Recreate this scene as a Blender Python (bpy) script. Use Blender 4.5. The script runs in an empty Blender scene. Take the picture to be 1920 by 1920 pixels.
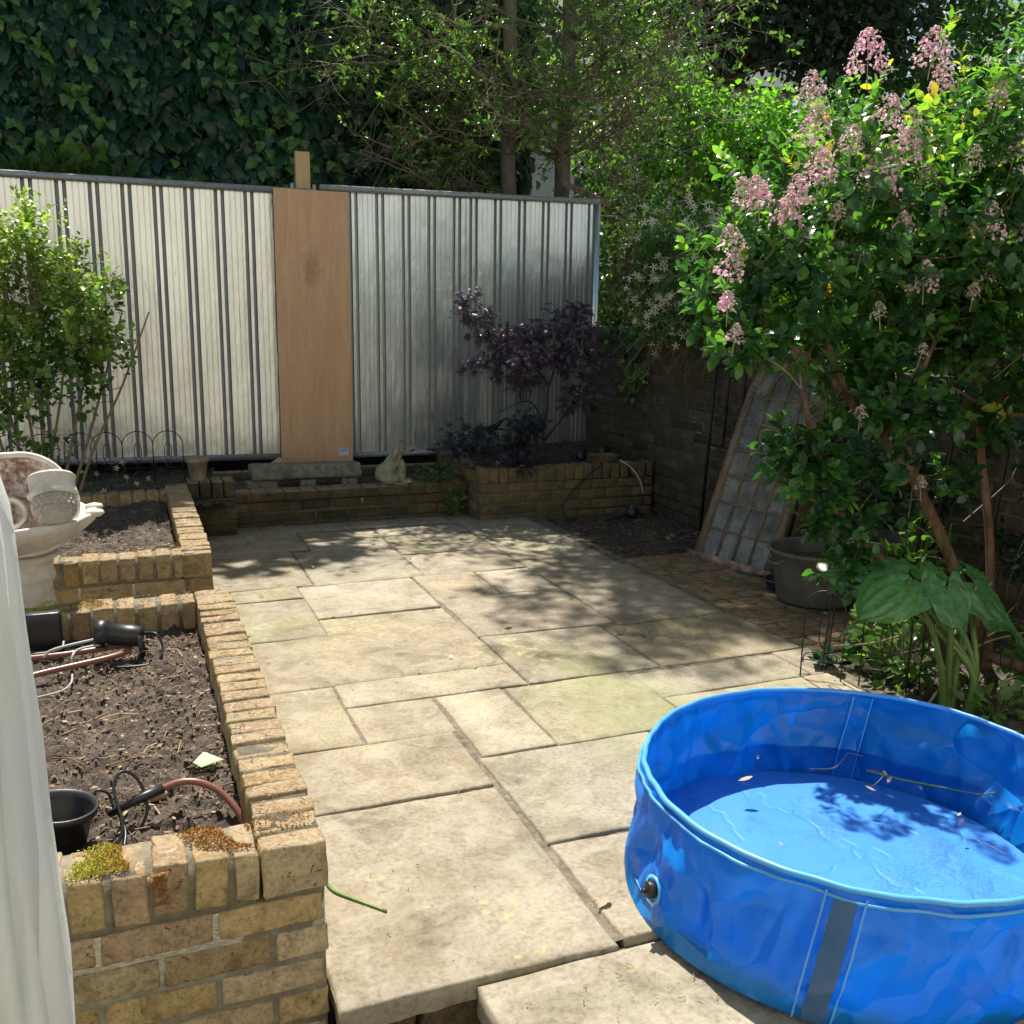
import bpy, bmesh, math, random
import numpy as np
from mathutils import Vector, Matrix, noise, Quaternion
random.seed(7); rng = np.random.default_rng(11)
S = bpy.context.scene
R = math.radians
# ------------------------------------------------------------------ camera, sky, sun, exposure
cd = bpy.data.cameras.new('camera'); cam = bpy.data.objects.new('camera', cd); S.collection.objects.link(cam)
rt = Vector((.929164, -.369348, .015357)); up = Vector((.059221, .189731, .980049)); fw = Vector((.364892, .909717, -.198164))
M = Matrix((rt, up, -fw)).transposed().to_4x4(); M.translation = (0, 0, 1.45)
cam.matrix_world = M
cd.sensor_width = 36; cd.lens = 33.75; cd.clip_start = .05; cd.clip_end = 600
S.camera = cam
W = bpy.data.worlds.new('World'); S.world = W; W.use_nodes = True
nt = W.node_tree; bg = nt.nodes['Background']
sky = nt.nodes.new('ShaderNodeTexSky'); sky.sky_type = 'NISHITA'; sky.sun_disc = False
SUN_EL, SUN_AZ = R(62), R(5)
sky.sun_elevation = SUN_EL; sky.sun_rotation = SUN_AZ
wm = nt.nodes.new('ShaderNodeMixRGB'); wm.blend_type = 'MULTIPLY'; wm.inputs[0].default_value = 1; wm.inputs[2].default_value = (1.06, 1.0, .84, 1)
nt.links.new(sky.outputs[0], wm.inputs[1]); nt.links.new(wm.outputs[0], bg.inputs[0]); bg.inputs[1].default_value = .085
sl = bpy.data.lights.new('sun', 'SUN'); so = bpy.data.objects.new('sun', sl); S.collection.objects.link(so)
sl.energy = 5.0; sl.angle = R(.53); sl.color = (1, .95, .86)
sd = Vector((math.sin(SUN_AZ)*math.cos(SUN_EL), math.cos(SUN_AZ)*math.cos(SUN_EL), math.sin(SUN_EL)))
so.rotation_euler = sd.to_track_quat('Z', 'Y').to_euler(); so.location = (0, 0, 12)
S.view_settings.view_transform = 'Standard'; S.view_settings.look = 'None'; S.view_settings.gamma = 1
S.view_settings.exposure = .74
S.render.engine = 'CYCLES'
S.cycles.max_bounces = 8; S.cycles.transparent_max_bounces = 12

# ------------------------------------------------------------------ helpers
class MB:
    """collects geometry for one mesh: verts, faces, slot index and a per-face tint"""
    def __init__(s): s.v = []; s.n = 0; s.f = []; s.m = []; s.t = []
    def add(s, V, F, m=0, t=.5):
        V = np.asarray(V, float).reshape(-1, 3); s.v.append(V); o = s.n
        s.f.extend([tuple(i+o for i in f) for f in F]); s.m.extend([m]*len(F))
        s.t.extend([t]*len(F)); s.n += len(V)
    def inst(s, V, F, X, t, m=0):
        """V (k,3) template, X (N,k,3) world verts, t (N,) tint"""
        N = len(X)
        if not N: return
        k = X.shape[1]; s.v.append(X.reshape(-1, 3)); o = s.n
        for i in range(N):
            b = o+i*k; s.f.extend([tuple(j+b for j in f) for f in F])
        s.m.extend([m]*(N*len(F))); s.t.extend(np.repeat(t, len(F)).tolist()); s.n += N*k
    def build(s, name, mats, parent=None, loc=None, smooth=True):
        V = np.concatenate(s.v) if s.v else np.zeros((0, 3))
        if parent is not None: V = V-np.array(wloc(parent)); 
        elif loc is not None: V = V-np.array(loc)
        me = bpy.data.meshes.new(name); me.from_pydata(V.tolist(), [], s.f)
        if not isinstance(mats, (list, tuple)): mats = [mats]
        for q in mats: me.materials.append(q)
        me.polygons.foreach_set('material_index', s.m)
        me.polygons.foreach_set('use_smooth', [smooth]*len(s.f))
        a = me.attributes.new('tint', 'FLOAT', 'FACE'); a.data.foreach_set('value', s.t)
        me.update()
        o = bpy.data.objects.new(name, me); S.collection.objects.link(o)
        if parent is not None: o.parent = parent
        elif loc is not None: o.location = loc
        return o
def wloc(o):
    p = Vector(o.location)
    while o.parent is not None: o = o.parent; p += Vector(o.location)
    return p
def tag(o, label=None, cat=None, group=None, kind=None):
    if label: o['label'] = label
    if cat: o['category'] = cat
    if group: o['group'] = group
    if kind: o['kind'] = kind
    return o
def thing(name, loc, label, cat, group=None):
    o = bpy.data.objects.new(name, None); S.collection.objects.link(o); o.location = loc; o.empty_display_size = .1
    return tag(o, label, cat, group)
def copy_tree(o, parent=None):
    c = o.copy(); S.collection.objects.link(c); c.parent = parent
    for ch in [x for x in S.objects if x.parent == o]: copy_tree(ch, c)
    return c

def nodes(name):
    m = bpy.data.materials.new(name); m.use_nodes = True; t = m.node_tree
    return m, t, t.nodes['Principled BSDF'], t.nodes['Material Output']
def N(t, typ, **k):
    n = t.nodes.new(typ)
    for a, b in k.items():
        if a.startswith('i_'):
            n.inputs[int(a[2:])].default_value = b
        else: setattr(n, a, b)
    return n
def noise_tex(t, co, scale, detail=4, rough=.6, dist=0):
    n = N(t, 'ShaderNodeTexNoise'); n.inputs['Scale'].default_value = scale; n.inputs['Detail'].default_value = detail
    n.inputs['Roughness'].default_value = rough; n.inputs['Distortion'].default_value = dist
    if co is not None: t.links.new(co, n.inputs['Vector'])
    return n
def ramp(t, fac, stops):
    r = N(t, 'ShaderNodeValToRGB'); e = r.color_ramp.elements
    while len(e) < len(stops): e.new(.5)
    for x, (p, c) in zip(e, stops): x.position = p; x.color = (*c, 1) if len(c) == 3 else c
    if fac is not None: t.links.new(fac, r.inputs[0])
    return r
def mix(t, fac, a, b, typ='MIX'):
    n = N(t, 'ShaderNodeMixRGB', blend_type=typ)
    for s, v in ((0, fac), (1, a), (2, b)):
        if hasattr(v, 'links'): t.links.new(v, n.inputs[s])
        else: n.inputs[s].default_value = v if s == 0 else ((*v, 1) if len(v) == 3 else v)
    return n.outputs[0]
def bump(t, bsdf, h, strength, dist):
    b = N(t, 'ShaderNodeBump'); b.inputs['Strength'].default_value = strength; b.inputs['Distance'].default_value = dist
    t.links.new(h, b.inputs['Height']); t.links.new(b.outputs[0], bsdf.inputs['Normal']); return b
def plain(name, cols, scale=8, rough=.6, bs=.3, bd=.003, bscale=60, metal=0, spec=None, tintv=None, stretch=None, dist=0):
    """procedural surface: noise through a ramp of colours, bump from a finer noise"""
    m, t, b, o = nodes(name)
    tc = N(t, 'ShaderNodeTexCoord'); co = tc.outputs['Object']
    if stretch:
        mp = N(t, 'ShaderNodeMapping'); mp.inputs['Scale'].default_value = stretch; t.links.new(co, mp.inputs[0]); co = mp.outputs[0]
    n = noise_tex(t, co, scale, 6, .65, dist)
    k = len(cols); r = ramp(t, n.outputs[0], [(.3+.4*i/max(1, k-1), c) for i, c in enumerate(cols)])
    col = r.outputs[0]
    if tintv:
        at = N(t, 'ShaderNodeAttribute', attribute_name='tint')
        tr = ramp(t, at.outputs['Fac'], [(i/max(1, len(tintv)-1), c) for i, c in enumerate(tintv)])
        col = mix(t, 1, col, tr.outputs[0], 'MULTIPLY')
    t.links.new(col, b.inputs['Base Color'])
    b.inputs['Roughness'].default_value = rough; b.inputs['Metallic'].default_value = metal
    if spec is not None: b.inputs['Specular IOR Level'].default_value = spec
    n2 = noise_tex(t, co, bscale, 5, .6); bump(t, b, n2.outputs[0], bs, bd)
    return m

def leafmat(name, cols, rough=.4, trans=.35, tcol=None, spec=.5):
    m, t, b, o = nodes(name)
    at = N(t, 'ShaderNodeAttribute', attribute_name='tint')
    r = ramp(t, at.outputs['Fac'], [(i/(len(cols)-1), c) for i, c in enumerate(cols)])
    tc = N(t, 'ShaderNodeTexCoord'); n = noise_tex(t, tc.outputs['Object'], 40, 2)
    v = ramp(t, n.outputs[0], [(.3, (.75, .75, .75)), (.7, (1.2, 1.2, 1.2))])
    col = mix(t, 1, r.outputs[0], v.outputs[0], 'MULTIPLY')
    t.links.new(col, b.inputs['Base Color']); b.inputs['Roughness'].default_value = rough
    b.inputs['Specular IOR Level'].default_value = spec
    tr = N(t, 'ShaderNodeBsdfTranslucent')
    tc2 = mix(t, 1, col, tcol or (2.2, 2.6, .9), 'MULTIPLY'); t.links.new(tc2, tr.inputs[0])
    ms = N(t, 'ShaderNodeMixShader'); ms.inputs[0].default_value = trans
    t.links.new(b.outputs[0], ms.inputs[1]); t.links.new(tr.outputs[0], ms.inputs[2]); t.links.new(ms.outputs[0], o.inputs[0])
    return m

def tube(mb, pts, rad, sides=6, m=0, t=.5, cap=True):
    P = [Vector(p) for p in pts]; n = len(P)
    if not isinstance(rad, (list, tuple)): rad = [rad]*n
    V = []; prev = None
    for i in range(n):
        d = (P[min(i+1, n-1)]-P[max(i-1, 0)]); d = d.normalized() if d.length > 1e-9 else Vector((0, 0, 1))
        if prev is None:
            a = Vector((0, 0, 1)) if abs(d.z) < .9 else Vector((1, 0, 0)); u = d.cross(a).normalized()
        else:
            u = prev-d*prev.dot(d); u = u.normalized() if u.length > 1e-6 else d.orthogonal().normalized()
        prev = u; w = d.cross(u)
        for k in range(sides):
            an = 2*math.pi*k/sides; V.append(P[i]+(u*math.cos(an)+w*math.sin(an))*rad[i])
    F = [(i*sides+k, i*sides+(k+1) % sides, (i+1)*sides+(k+1) % sides, (i+1)*sides+k) for i in range(n-1) for k in range(sides)]
    if cap: F += [tuple(range(sides-1, -1, -1)), tuple((n-1)*sides+k for k in range(sides))]
    mb.add([tuple(v) for v in V], F, m, t)
def spline(pts, n=6):
    """Catmull-Rom through the points"""
    P = [Vector(p) for p in pts]; P = [2*P[0]-P[1]]+P+[2*P[-1]-P[-2]]; out = []
    for i in range(1, len(P)-2):
        for k in range(n):
            s = k/n; a, b, c, d = P[i-1:i+3]
            out.append(.5*((2*b)+(c-a)*s+(2*a-5*b+4*c-d)*s*s+(3*b-a-3*c+d)*s**3))
    out.append(P[-2]); return out
def box(mb, x0, x1, y0, y1, z0, z1, m=0, t=.5, rot=None, c=None):
    V = [(x, y, z) for x in (x0, x1) for y in (y0, y1) for z in (z0, z1)]
    if rot is not None:
        c = Vector(c) if c is not None else Vector(((x0+x1)/2, (y0+y1)/2, (z0+z1)/2)); V = [tuple(rot @ (Vector(v)-c)+c) for v in V]
    mb.add(V, [(0, 1, 3, 2), (4, 6, 7, 5), (0, 4, 5, 1), (2, 3, 7, 6), (0, 2, 6, 4), (1, 5, 7, 3)], m, t)
def bar(mb, a, b, w, d, upv=(0, 0, 1), m=0, t=.5):
    """rectangular bar from a to b: w across, d in direction of upv"""
    a = Vector(a); b = Vector(b); ax = (b-a).normalized(); u = Vector(upv); u = (u-ax*u.dot(ax)).normalized(); s = ax.cross(u)
    V = [tuple(p+s*i*w/2+u*j*d/2) for p in (a, b) for i in (-1, 1) for j in (-1, 1)]
    mb.add(V, [(0, 1, 3, 2), (4, 6, 7, 5), (0, 4, 5, 1), (2, 3, 7, 6), (0, 2, 6, 4), (1, 5, 7, 3)], m, t)
def lathe(mb, prof, c=(0, 0, 0), sides=24, m=0, t=.5, rot=None, wob=None, caps=False):
    V = []; c = Vector(c)
    for r, z in prof:
        for k in range(sides):
            a = 2*math.pi*k/sides; rr = r*(wob(a, z) if wob else 1)
            p = Vector((rr*math.cos(a), rr*math.sin(a), z)); V.append(tuple((rot @ p if rot is not None else p)+c))
    n = len(prof)
    F = [(i*sides+k, i*sides+(k+1) % sides, (i+1)*sides+(k+1) % sides, (i+1)*sides+k) for i in range(n-1) for k in range(sides)]
    if caps: F += [tuple(range(sides-1, -1, -1)), tuple((n-1)*sides+k for k in range(sides))]
    mb.add(V, F, m, t)
# rounded, worn block used for every brick and stone
def _tmpl(g=6):
    xs = [-1, -.86, -.35, .35, .86, 1]; idx = {}; V = []; F = []
    def vid(p):
        if p not in idx: idx[p] = len(V); V.append(p)
        return idx[p]
    for ax in range(3):
        for s in (-1, 1):
            for i in range(5):
                for j in range(5):
                    q = []
                    for a, b in ((i, j), (i+1, j), (i+1, j+1), (i, j+1)):
                        p = [0, 0, 0]; p[ax] = s; p[(ax+1) % 3] = xs[a]; p[(ax+2) % 3] = xs[b]; q.append(vid(tuple(p)))
                    F.append(tuple(q) if s > 0 else tuple(q[::-1]))
    return np.array(V, float), F
BV, BF = _tmpl()
def block(mb, c, dims, rz=0, m=0, t=None, rough=.0025, r=.006, rot=None):
    h = np.array(dims)/2; rr = min(r, h.min()*.6)
    P = np.sign(BV)*np.where(np.abs(BV) > .99, h, np.where(np.abs(BV) > .8, h-rr, np.abs(BV)*h))
    inner = np.clip(P, -(h-rr), h-rr); d = P-inner; L = np.linalg.norm(d, axis=1, keepdims=True); L[L < 1e-9] = 1
    P = inner+d/L*rr*np.where(np.linalg.norm(d, axis=1, keepdims=True) > 1e-9, 1, 0)
    off = random.uniform(0, 50)
    for i in range(len(P)):
        q = Vector(P[i]*14)+Vector((off, off*1.3, 0)); k = noise.noise_vector(q)+.6*noise.noise_vector(q*3)
        P[i] += np.array(k)*rough*1.6
    if rot is None: rot = Matrix.Rotation(rz, 3, 'Z')
    P = P @ np.array(rot).T+np.array(c)
    mb.add(P, BF, m, random.random() if t is None else t)
def grid(mb, x0, x1, y0, y1, nx, ny, fz, m=0, t=.5):
    X = np.linspace(x0, x1, nx+1); Y = np.linspace(y0, y1, ny+1)
    V = [(x, y, fz(x, y)) for y in Y for x in X]
    F = [(j*(nx+1)+i, j*(nx+1)+i+1, (j+1)*(nx+1)+i+1, (j+1)*(nx+1)+i) for j in range(ny) for i in range(nx)]
    mb.add(V, F, m, t)
def blob(elems, name, res=.01):
    """merges balls (co, radius, stretch, quaternion) into one smooth mesh"""
    mbd = bpy.data.metaballs.new('tmp'); mbd.resolution = res; mbd.render_resolution = res; mbd.threshold = .3
    o = bpy.data.objects.new('tmp', mbd); S.collection.objects.link(o)
    for co, rad, st, q in elems:
        e = mbd.elements.new(type='ELLIPSOID' if st else 'BALL'); e.co = co; e.radius = rad
        if st: e.size_x, e.size_y, e.size_z = st
        if q: e.rotation = q
    dg = bpy.context.evaluated_depsgraph_get(); dg.update()
    me = bpy.data.meshes.new_from_object(o.evaluated_get(dg)); me.name = name
    bpy.data.objects.remove(o); 
    for p in me.polygons: p.use_smooth = True
    return me

# leaf templates: y = length (0..1), x = width, z = normal
def T_ell(w=.28, fold=.12, curl=.15):
    V = []; ys = [0, .3, .62, .86, 1]; ws = [.05, .9, 1, .55, 0]
    for y, k in zip(ys, ws):
        z = -curl*y*y
        V += [(-w*k, y, z+fold*k*w*2), (0, y, z), (w*k, y, z+fold*k*w*2)]
    F = []
    for i in range(4):
        a = i*3; F += [(a, a+1, a+4, a+3), (a+1, a+2, a+5, a+4)]
    return np.array(V), F
def T_fan(pts, fold=.0, curl=.1):
    """flat outline in the xy plane fanned round a centre, drooping at the tips"""
    c = (0, .35, .04); V = [c]+[(x, y, -curl*(x*x+(y-.35)**2)*1.6) for x, y in pts]; n = len(pts)
    return np.array(V), [(0, i+1, (i+1) % n+1) for i in range(n)]
IVY = [(0, 0), (.32, -.08), (.48, .2), (.3, .38), (.28, .62), (0, 1), (-.28, .62), (-.3, .38), (-.48, .2), (-.32, -.08)]
MAPLE = [(.04, 0), (.5, -.02), (.12, .2), (.62, .42), (.14, .36), (.42, .85), (.07, .5), (0, 1.05), (-.07, .5), (-.42, .85), (-.14, .36), (-.62, .42), (-.12, .2), (-.5, -.02), (-.04, 0)]
STAR = []
for _k in range(5):
    _a = 2*math.pi*_k/5; STAR += [(.5*math.cos(_a-.28), .35+.5*math.sin(_a-.28)), (.62*math.cos(_a), .35+.62*math.sin(_a)), (.42*math.cos(_a+.18), .35+.42*math.sin(_a+.18)), (.1*math.cos(_a+.63), .35+.1*math.sin(_a+.63))]
def norm(a): 
    L = np.linalg.norm(a, axis=-1, keepdims=True); L[L < 1e-9] = 1; return a/L
def place(mb, T, pos, axis, nrm, size, t, m=0):
    """one copy of template T per position: y along axis, z near nrm"""
    V, F = T; pos = np.asarray(pos, float); y = norm(np.asarray(axis, float)); z = np.asarray(nrm, float)
    z = norm(z-y*(z*y).sum(1, keepdims=True)); x = np.cross(y, z)
    size = np.broadcast_to(np.asarray(size, float), (len(pos),))
    X = pos[:, None, :]+size[:, None, None]*(V[None, :, 0:1]*x[:, None]+V[None, :, 1:2]*y[:, None]+V[None, :, 2:3]*z[:, None])
    mb.inst(V, F, X, t, m)
def rnd_dir(n):
    v = rng.normal(size=(n, 3)); return norm(v)
def shoots(mb, T, base, dirs, n_leaf, length, size, tint, spread=.9, upb=.5, jitter=.25):
    """leaves set spirally along short shoots"""
    base = np.asarray(base); dirs = norm(np.asarray(dirs)); P = []; A = []; Z = []; s = []; tt = []
    for i in range(len(base)):
        d = dirs[i]; a = np.cross(d, [.3, .2, .9]); a /= np.linalg.norm(a)+1e-9; b = np.cross(d, a); ph = rng.random()*6.28
        k = n_leaf if isinstance(n_leaf, int) else int(rng.integers(*n_leaf))
        for j in range(k):
            f = j/k; an = ph+j*2.4; o = a*math.cos(an)+b*math.sin(an)
            P.append(base[i]+d*length*f); ax = o*spread*(1.15-.6*f)+d*(.45+.7*f)+rng.normal(size=3)*jitter
            A.append(ax); Z.append(d*.8+np.array([0, 0, upb])+rng.normal(size=3)*.3); s.append(size*(.5+.75*rng.random())*(1.05-.35*f))
            tt.append(np.clip(tint[i]+rng.normal()*.1+.12*f, 0, 1))
    if P: place(mb, T, np.array(P), np.array(A), np.array(Z), np.array(s), np.array(tt))
def in_blob(n, ells, rough=.35, fr=2.2, shell=.0, seed=0.):
    """random points in a union of ellipsoids with a ragged surface"""
    out = []; w = np.array([(e[1][0]*e[1][1]*e[1][2])**.7 for e in ells]); w = w/w.sum()
    while len(out) < n:
        c, r = ells[rng.choice(len(ells), p=w)]
        d = rnd_dir(1)[0]; q = (shell+(1-shell)*rng.random())**.42
        lim = 1+rough*noise.noise(Vector(d*fr)+Vector((seed+c[0], c[1], c[2])))*1.6
        p = np.array(c)+d*np.array(r)*q*lim
        if noise.noise(Vector(p)*3.1+Vector((seed, 0, 0))) < -.28: continue
        out.append((p, d))
    return np.array([o[0] for o in out]), np.array([o[1] for o in out])

# ------------------------------------------------------------------ materials
def stone_mat(name, stops, scale=3, lich=.5, wear=(.75, 1.1), gain=1.):
    m, t, b, o = nodes(name); tc = N(t, 'ShaderNodeTexCoord'); co = tc.outputs['Object']
    at = N(t, 'ShaderNodeAttribute', attribute_name='tint')
    base = ramp(t, at.outputs['Fac'], [(i/(len(stops)-1), c) for i, c in enumerate(stops)]).outputs[0]
    n1 = noise_tex(t, co, scale, 8, .62, .4); r1 = ramp(t, n1.outputs[0], [(.30, (.50, .47, .40)), (.42, (.78, .75, .69)), (.53, (1.0, .98, .94)), (.68, (1.28, 1.25, 1.2))])
    c = mix(t, 1, base, r1.outputs[0], 'MULTIPLY')
    n2 = noise_tex(t, co, 70, 4, .7); r2 = ramp(t, n2.outputs[0], [(.32, (.58, .55, .50)), (.52, (1, 1, 1)), (.72, (1.22, 1.2, 1.14))]); c = mix(t, .8, c, r2.outputs[0], 'MULTIPLY')
    n5 = noise_tex(t, co, 9, 6, .7, 1.2); r5 = ramp(t, n5.outputs[0], [(.42, (0, 0, 0)), (.66, (.55, .55, .55))]); c = mix(t, r5.outputs[0], c, (.42*gain, .38*gain, .30*gain)); nb = noise_tex(t, co, 2.3, 6, .7, .8); c = mix(t, ramp(t, nb.outputs[0], [(.52, (0, 0, 0)), (.66, (.55, .55, .55))]).outputs[0], c, (.20, .15, .09)); ng = noise_tex(t, co, .7, 3, .6, .3); c = mix(t, ramp(t, ng.outputs[0], [(.54, (0, 0, 0)), (.66, (.40, .40, .40))]).outputs[0], c, (.25, .27, .13))
    if lich:
        n3 = noise_tex(t, co, 26, 3, .6); n4 = noise_tex(t, co, 1.6, 2, .5)
        mu = N(t, 'ShaderNodeMath', operation='MULTIPLY'); t.links.new(n3.outputs[0], mu.inputs[0]); t.links.new(n4.outputs[0], mu.inputs[1])
        r3 = ramp(t, mu.outputs[0], [(.34, (0, 0, 0)), (.40, (lich,)*3)]); c = mix(t, r3.outputs[0], c, (.50, .42, .17))
        v = N(t, 'ShaderNodeTexVoronoi'); v.inputs['Scale'].default_value = 18; t.links.new(co, v.inputs['Vector'])
        r4 = ramp(t, v.outputs['Distance'], [(.035, (.8, .8, .8)), (.06, (0, 0, 0))]); c = mix(t, r4.outputs[0], c, (.10, .08, .055))
    t.links.new(c, b.inputs['Base Color']); b.inputs['Roughness'].default_value = .82; b.inputs['Specular IOR Level'].default_value = .25
    a = noise_tex(t, co, 12, 8, .7); bump(t, b, a.outputs[0], .5, .012)
    return m
def brick_mat(name, stops, lichen=True, dark=0.):
    m, t, b, o = nodes(name); tc = N(t, 'ShaderNodeTexCoord'); co = tc.outputs['Object']
    at = N(t, 'ShaderNodeAttribute', attribute_name='tint')
    base = ramp(t, at.outputs['Fac'], [(i/(len(stops)-1), c) for i, c in enumerate(stops)]).outputs[0]
    n1 = noise_tex(t, co, 17, 8, .7, .6); r1 = ramp(t, n1.outputs[0], [(.3, (.42, .40, .36)), (.5, (.95, .95, .95)), (.72, (1.3, 1.27, 1.2))]); c = mix(t, 1, base, r1.outputs[0], 'MULTIPLY')
    n2 = noise_tex(t, co, 45, 5, .7, 1.); r2 = ramp(t, n2.outputs[0], [(.60, (0, 0, 0)), (.68, (.85, .85, .85))]); c = mix(t, r2.outputs[0], c, (.05, .042, .03))
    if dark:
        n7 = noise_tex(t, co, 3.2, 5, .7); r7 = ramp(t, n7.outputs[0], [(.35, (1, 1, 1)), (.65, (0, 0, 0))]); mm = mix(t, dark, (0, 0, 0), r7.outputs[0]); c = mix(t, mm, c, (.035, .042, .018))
    if lichen:
        g = N(t, 'ShaderNodeNewGeometry'); sx = N(t, 'ShaderNodeSeparateXYZ'); t.links.new(g.outputs['True Normal'], sx.inputs[0])
        upm = ramp(t, sx.outputs['Z'], [(.55, (0, 0, 0)), (.85, (1, 1, 1))])
        n3 = noise_tex(t, co, 21, 7, .75, .8)
        lc = ramp(t, n3.outputs[0], [(.30, (.10, .07, .045)), (.38, (.30, .22, .12)), (.44, (.37, .31, .21)), (.51, (.30, .215, .13)), (.56, (.25, .145, .075)), (.61, (.40, .33, .23)), (.72, (.60, .54, .42))])
        n6 = noise_tex(t, co, 5, 3, .6); am = ramp(t, n6.outputs[0], [(.3, (.35, .35, .35)), (.6, (.95, .95, .95))])
        f = mix(t, 1, upm.outputs[0], am.outputs[0], 'MULTIPLY'); c = mix(t, f, c, lc.outputs[0])
    t.links.new(c, b.inputs['Base Color']); b.inputs['Roughness'].default_value = .9; b.inputs['Specular IOR Level'].default_value = .2
    n9 = noise_tex(t, co, 110, 4, .75); c = mix(t, .75, c, ramp(t, n9.outputs[0], [(.33, (.55, .52, .48)), (.5, (1, 1, 1)), (.7, (1.25, 1.22, 1.15))]).outputs[0], 'MULTIPLY'); t.links.new(c, b.inputs['Base Color'])
    a = noise_tex(t, co, 38, 8, .75); a2 = noise_tex(t, co, 160, 3, .6)
    mx = N(t, 'ShaderNodeMath', operation='MULTIPLY_ADD'); t.links.new(a2.outputs[0], mx.inputs[0]); mx.inputs[1].default_value = .35; t.links.new(a.outputs[0], mx.inputs[2])
    bump(t, b, mx.outputs[0], .8, .008)
    return m
STOCK = [(.34, .235, .095), (.42, .315, .15), (.46, .34, .18), (.38, .305, .165), (.44, .31, .20), (.29, .21, .105), (.48, .38, .235)]
M_brick = brick_mat('stock_brick', STOCK)
M_brickm = brick_mat('shaded_bed_brick', [(.24, .17, .08), (.28, .20, .11), (.19, .15, .09), (.30, .22, .12)], True, .55)  # stock brick darkened so the bed's shade sits in its colour, plus moss
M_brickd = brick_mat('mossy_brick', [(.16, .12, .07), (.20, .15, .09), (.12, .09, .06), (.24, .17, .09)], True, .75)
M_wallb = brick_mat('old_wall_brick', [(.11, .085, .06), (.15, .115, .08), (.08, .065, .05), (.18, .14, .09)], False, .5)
M_mortar = plain('mortar', [(.14, .12, .08), (.27, .24, .17)], 30, .95, .7, .004, 90)
M_mortard = plain('mossy_mortar', [(.07, .07, .045), (.15, .13, .09)], 9, .95, .7, .004, 90)
M_slab = stone_mat('york_stone', [(.26, .22, .15), (.34, .285, .20), (.25, .22, .165), (.37, .325, .25), (.29, .265, .165), (.27, .22, .165), (.34, .30, .235), (.28, .255, .20)], 3.2, .6)
M_joint = plain('joint_mortar', [(.07, .055, .035), (.26, .215, .155)], 30, .95, .8, .006, 70)
M_paver = brick_mat('clay_paver', [(.30, .19, .12), (.36, .24, .15), (.25, .20, .13), (.33, .28, .16), (.38, .22, .13)], False, .35)
M_soil = plain('soil', [(.026, .019, .014), (.075, .056, .042), (.15, .118, .09)], 22, .95, 1., .012, 55)
M_litter = plain('litter', [(.6, .6, .6), (1, 1, 1)], 30, .85, .2, .001, 60, tintv=[(.05, .035, .022), (.16, .10, .055), (.34, .24, .13), (.48, .38, .24), (.30, .17, .10), (.12, .09, .05)])
def steel(name, cols, metal, rough):
    m, t, b, o = nodes(name); tc = N(t, 'ShaderNodeTexCoord'); co = tc.outputs['Object']
    def st(sc): 
        mp = N(t, 'ShaderNodeMapping'); mp.inputs['Scale'].default_value = sc; t.links.new(co, mp.inputs[0]); return mp.outputs[0]
    n1 = noise_tex(t, st((2.5, 1, .5)), 2.2, 6, .65, .4); c = ramp(t, n1.outputs[0], [(.3, cols[0]), (.5, cols[1]), (.7, cols[2])]).outputs[0]
    n2 = noise_tex(t, st((22, 1, .8)), 3, 5, .7); c = mix(t, 1, c, ramp(t, n2.outputs[0], [(.35, (.96, .96, .96)), (.6, (1.01, 1.01, 1.01))]).outputs[0], 'MULTIPLY')
    n3 = noise_tex(t, st((55, 1, 1.6)), 2.5, 3, .6, .3); n4 = noise_tex(t, co, 1.7, 3, .6); mu = N(t, 'ShaderNodeMath', operation='MULTIPLY'); t.links.new(n3.outputs[0], mu.inputs[0]); t.links.new(n4.outputs[0], mu.inputs[1])
    c = mix(t, ramp(t, mu.outputs[0], [(.375, (0, 0, 0)), (.41, (.6, .6, .6))]).outputs[0], c, (.20, .17, .13))
    t.links.new(c, b.inputs['Base Color']); b.inputs['Metallic'].default_value = metal; b.inputs['Roughness'].default_value = rough
    n5 = noise_tex(t, st((3, 1, 1.5)), 3, 4, .6); bump(t, b, n5.outputs[0], .35, .02); return m
M_galv = steel('galvanised_steel', [(.60, .65, .66), (.72, .77, .77), (.84, .88, .87)], .9, .34)
M_galvw = steel('bounce_toned_steel', [(.72, .72, .66), (.84, .84, .78), (.93, .93, .87)], .85, .34)  # warm pale base carries the patio's reflected light in its colour
M_groover = plain('groove_painted_shade_pale', [(.42, .45, .47), (.50, .53, .54)], 6, .5, .12, .002, 40, .4, stretch=(1, 1, .3))  # right-hand grooves: a lighter shade tone put into the colour
M_groove = plain('groove_painted_shade', [(.26, .285, .31), (.33, .355, .375)], 6, .5, .12, .002, 40, .4, stretch=(1, 1, .3))  # dark base puts the shade of the recessed grooves into the colour
M_rail = plain('zinc_rail', [(.24, .26, .27), (.50, .51, .51)], 55, .55, .3, .002, 120, .5)
M_ply = plain('plywood', [(.42, .215, .10), (.50, .265, .13), (.55, .30, .16)], 3.5, .62, .15, .001, 50, stretch=(4, 1, .35), dist=.6)
M_pine = plain('new_timber', [(.56, .37, .17), (.68, .48, .24)], 6, .7, .2, .001, 50, stretch=(6, 6, .6))
M_grayw = plain('weathered_timber', [(.13, .085, .055), (.24, .17, .11), (.33, .26, .18)], 9, .85, .5, .003, 40, stretch=(1, 6, 1))
M_darkw = plain('dark_timber', [(.05, .028, .016), (.11, .058, .03)], 7, .85, .4, .003, 40, stretch=(6, 6, .6))
M_black = plain('black_plastic', [(.012, .012, .013), (.025, .025, .026)], 20, .38, .1, .001, 90)
M_iron = plain('black_iron', [(.008, .008, .009), (.02, .018, .017)], 30, .5, .2, .001, 90)
M_stonew = plain('cast_stone', [(.46, .42, .35), (.66, .62, .54), (.76, .73, .66)], 9, .85, .5, .004, 70)
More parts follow.
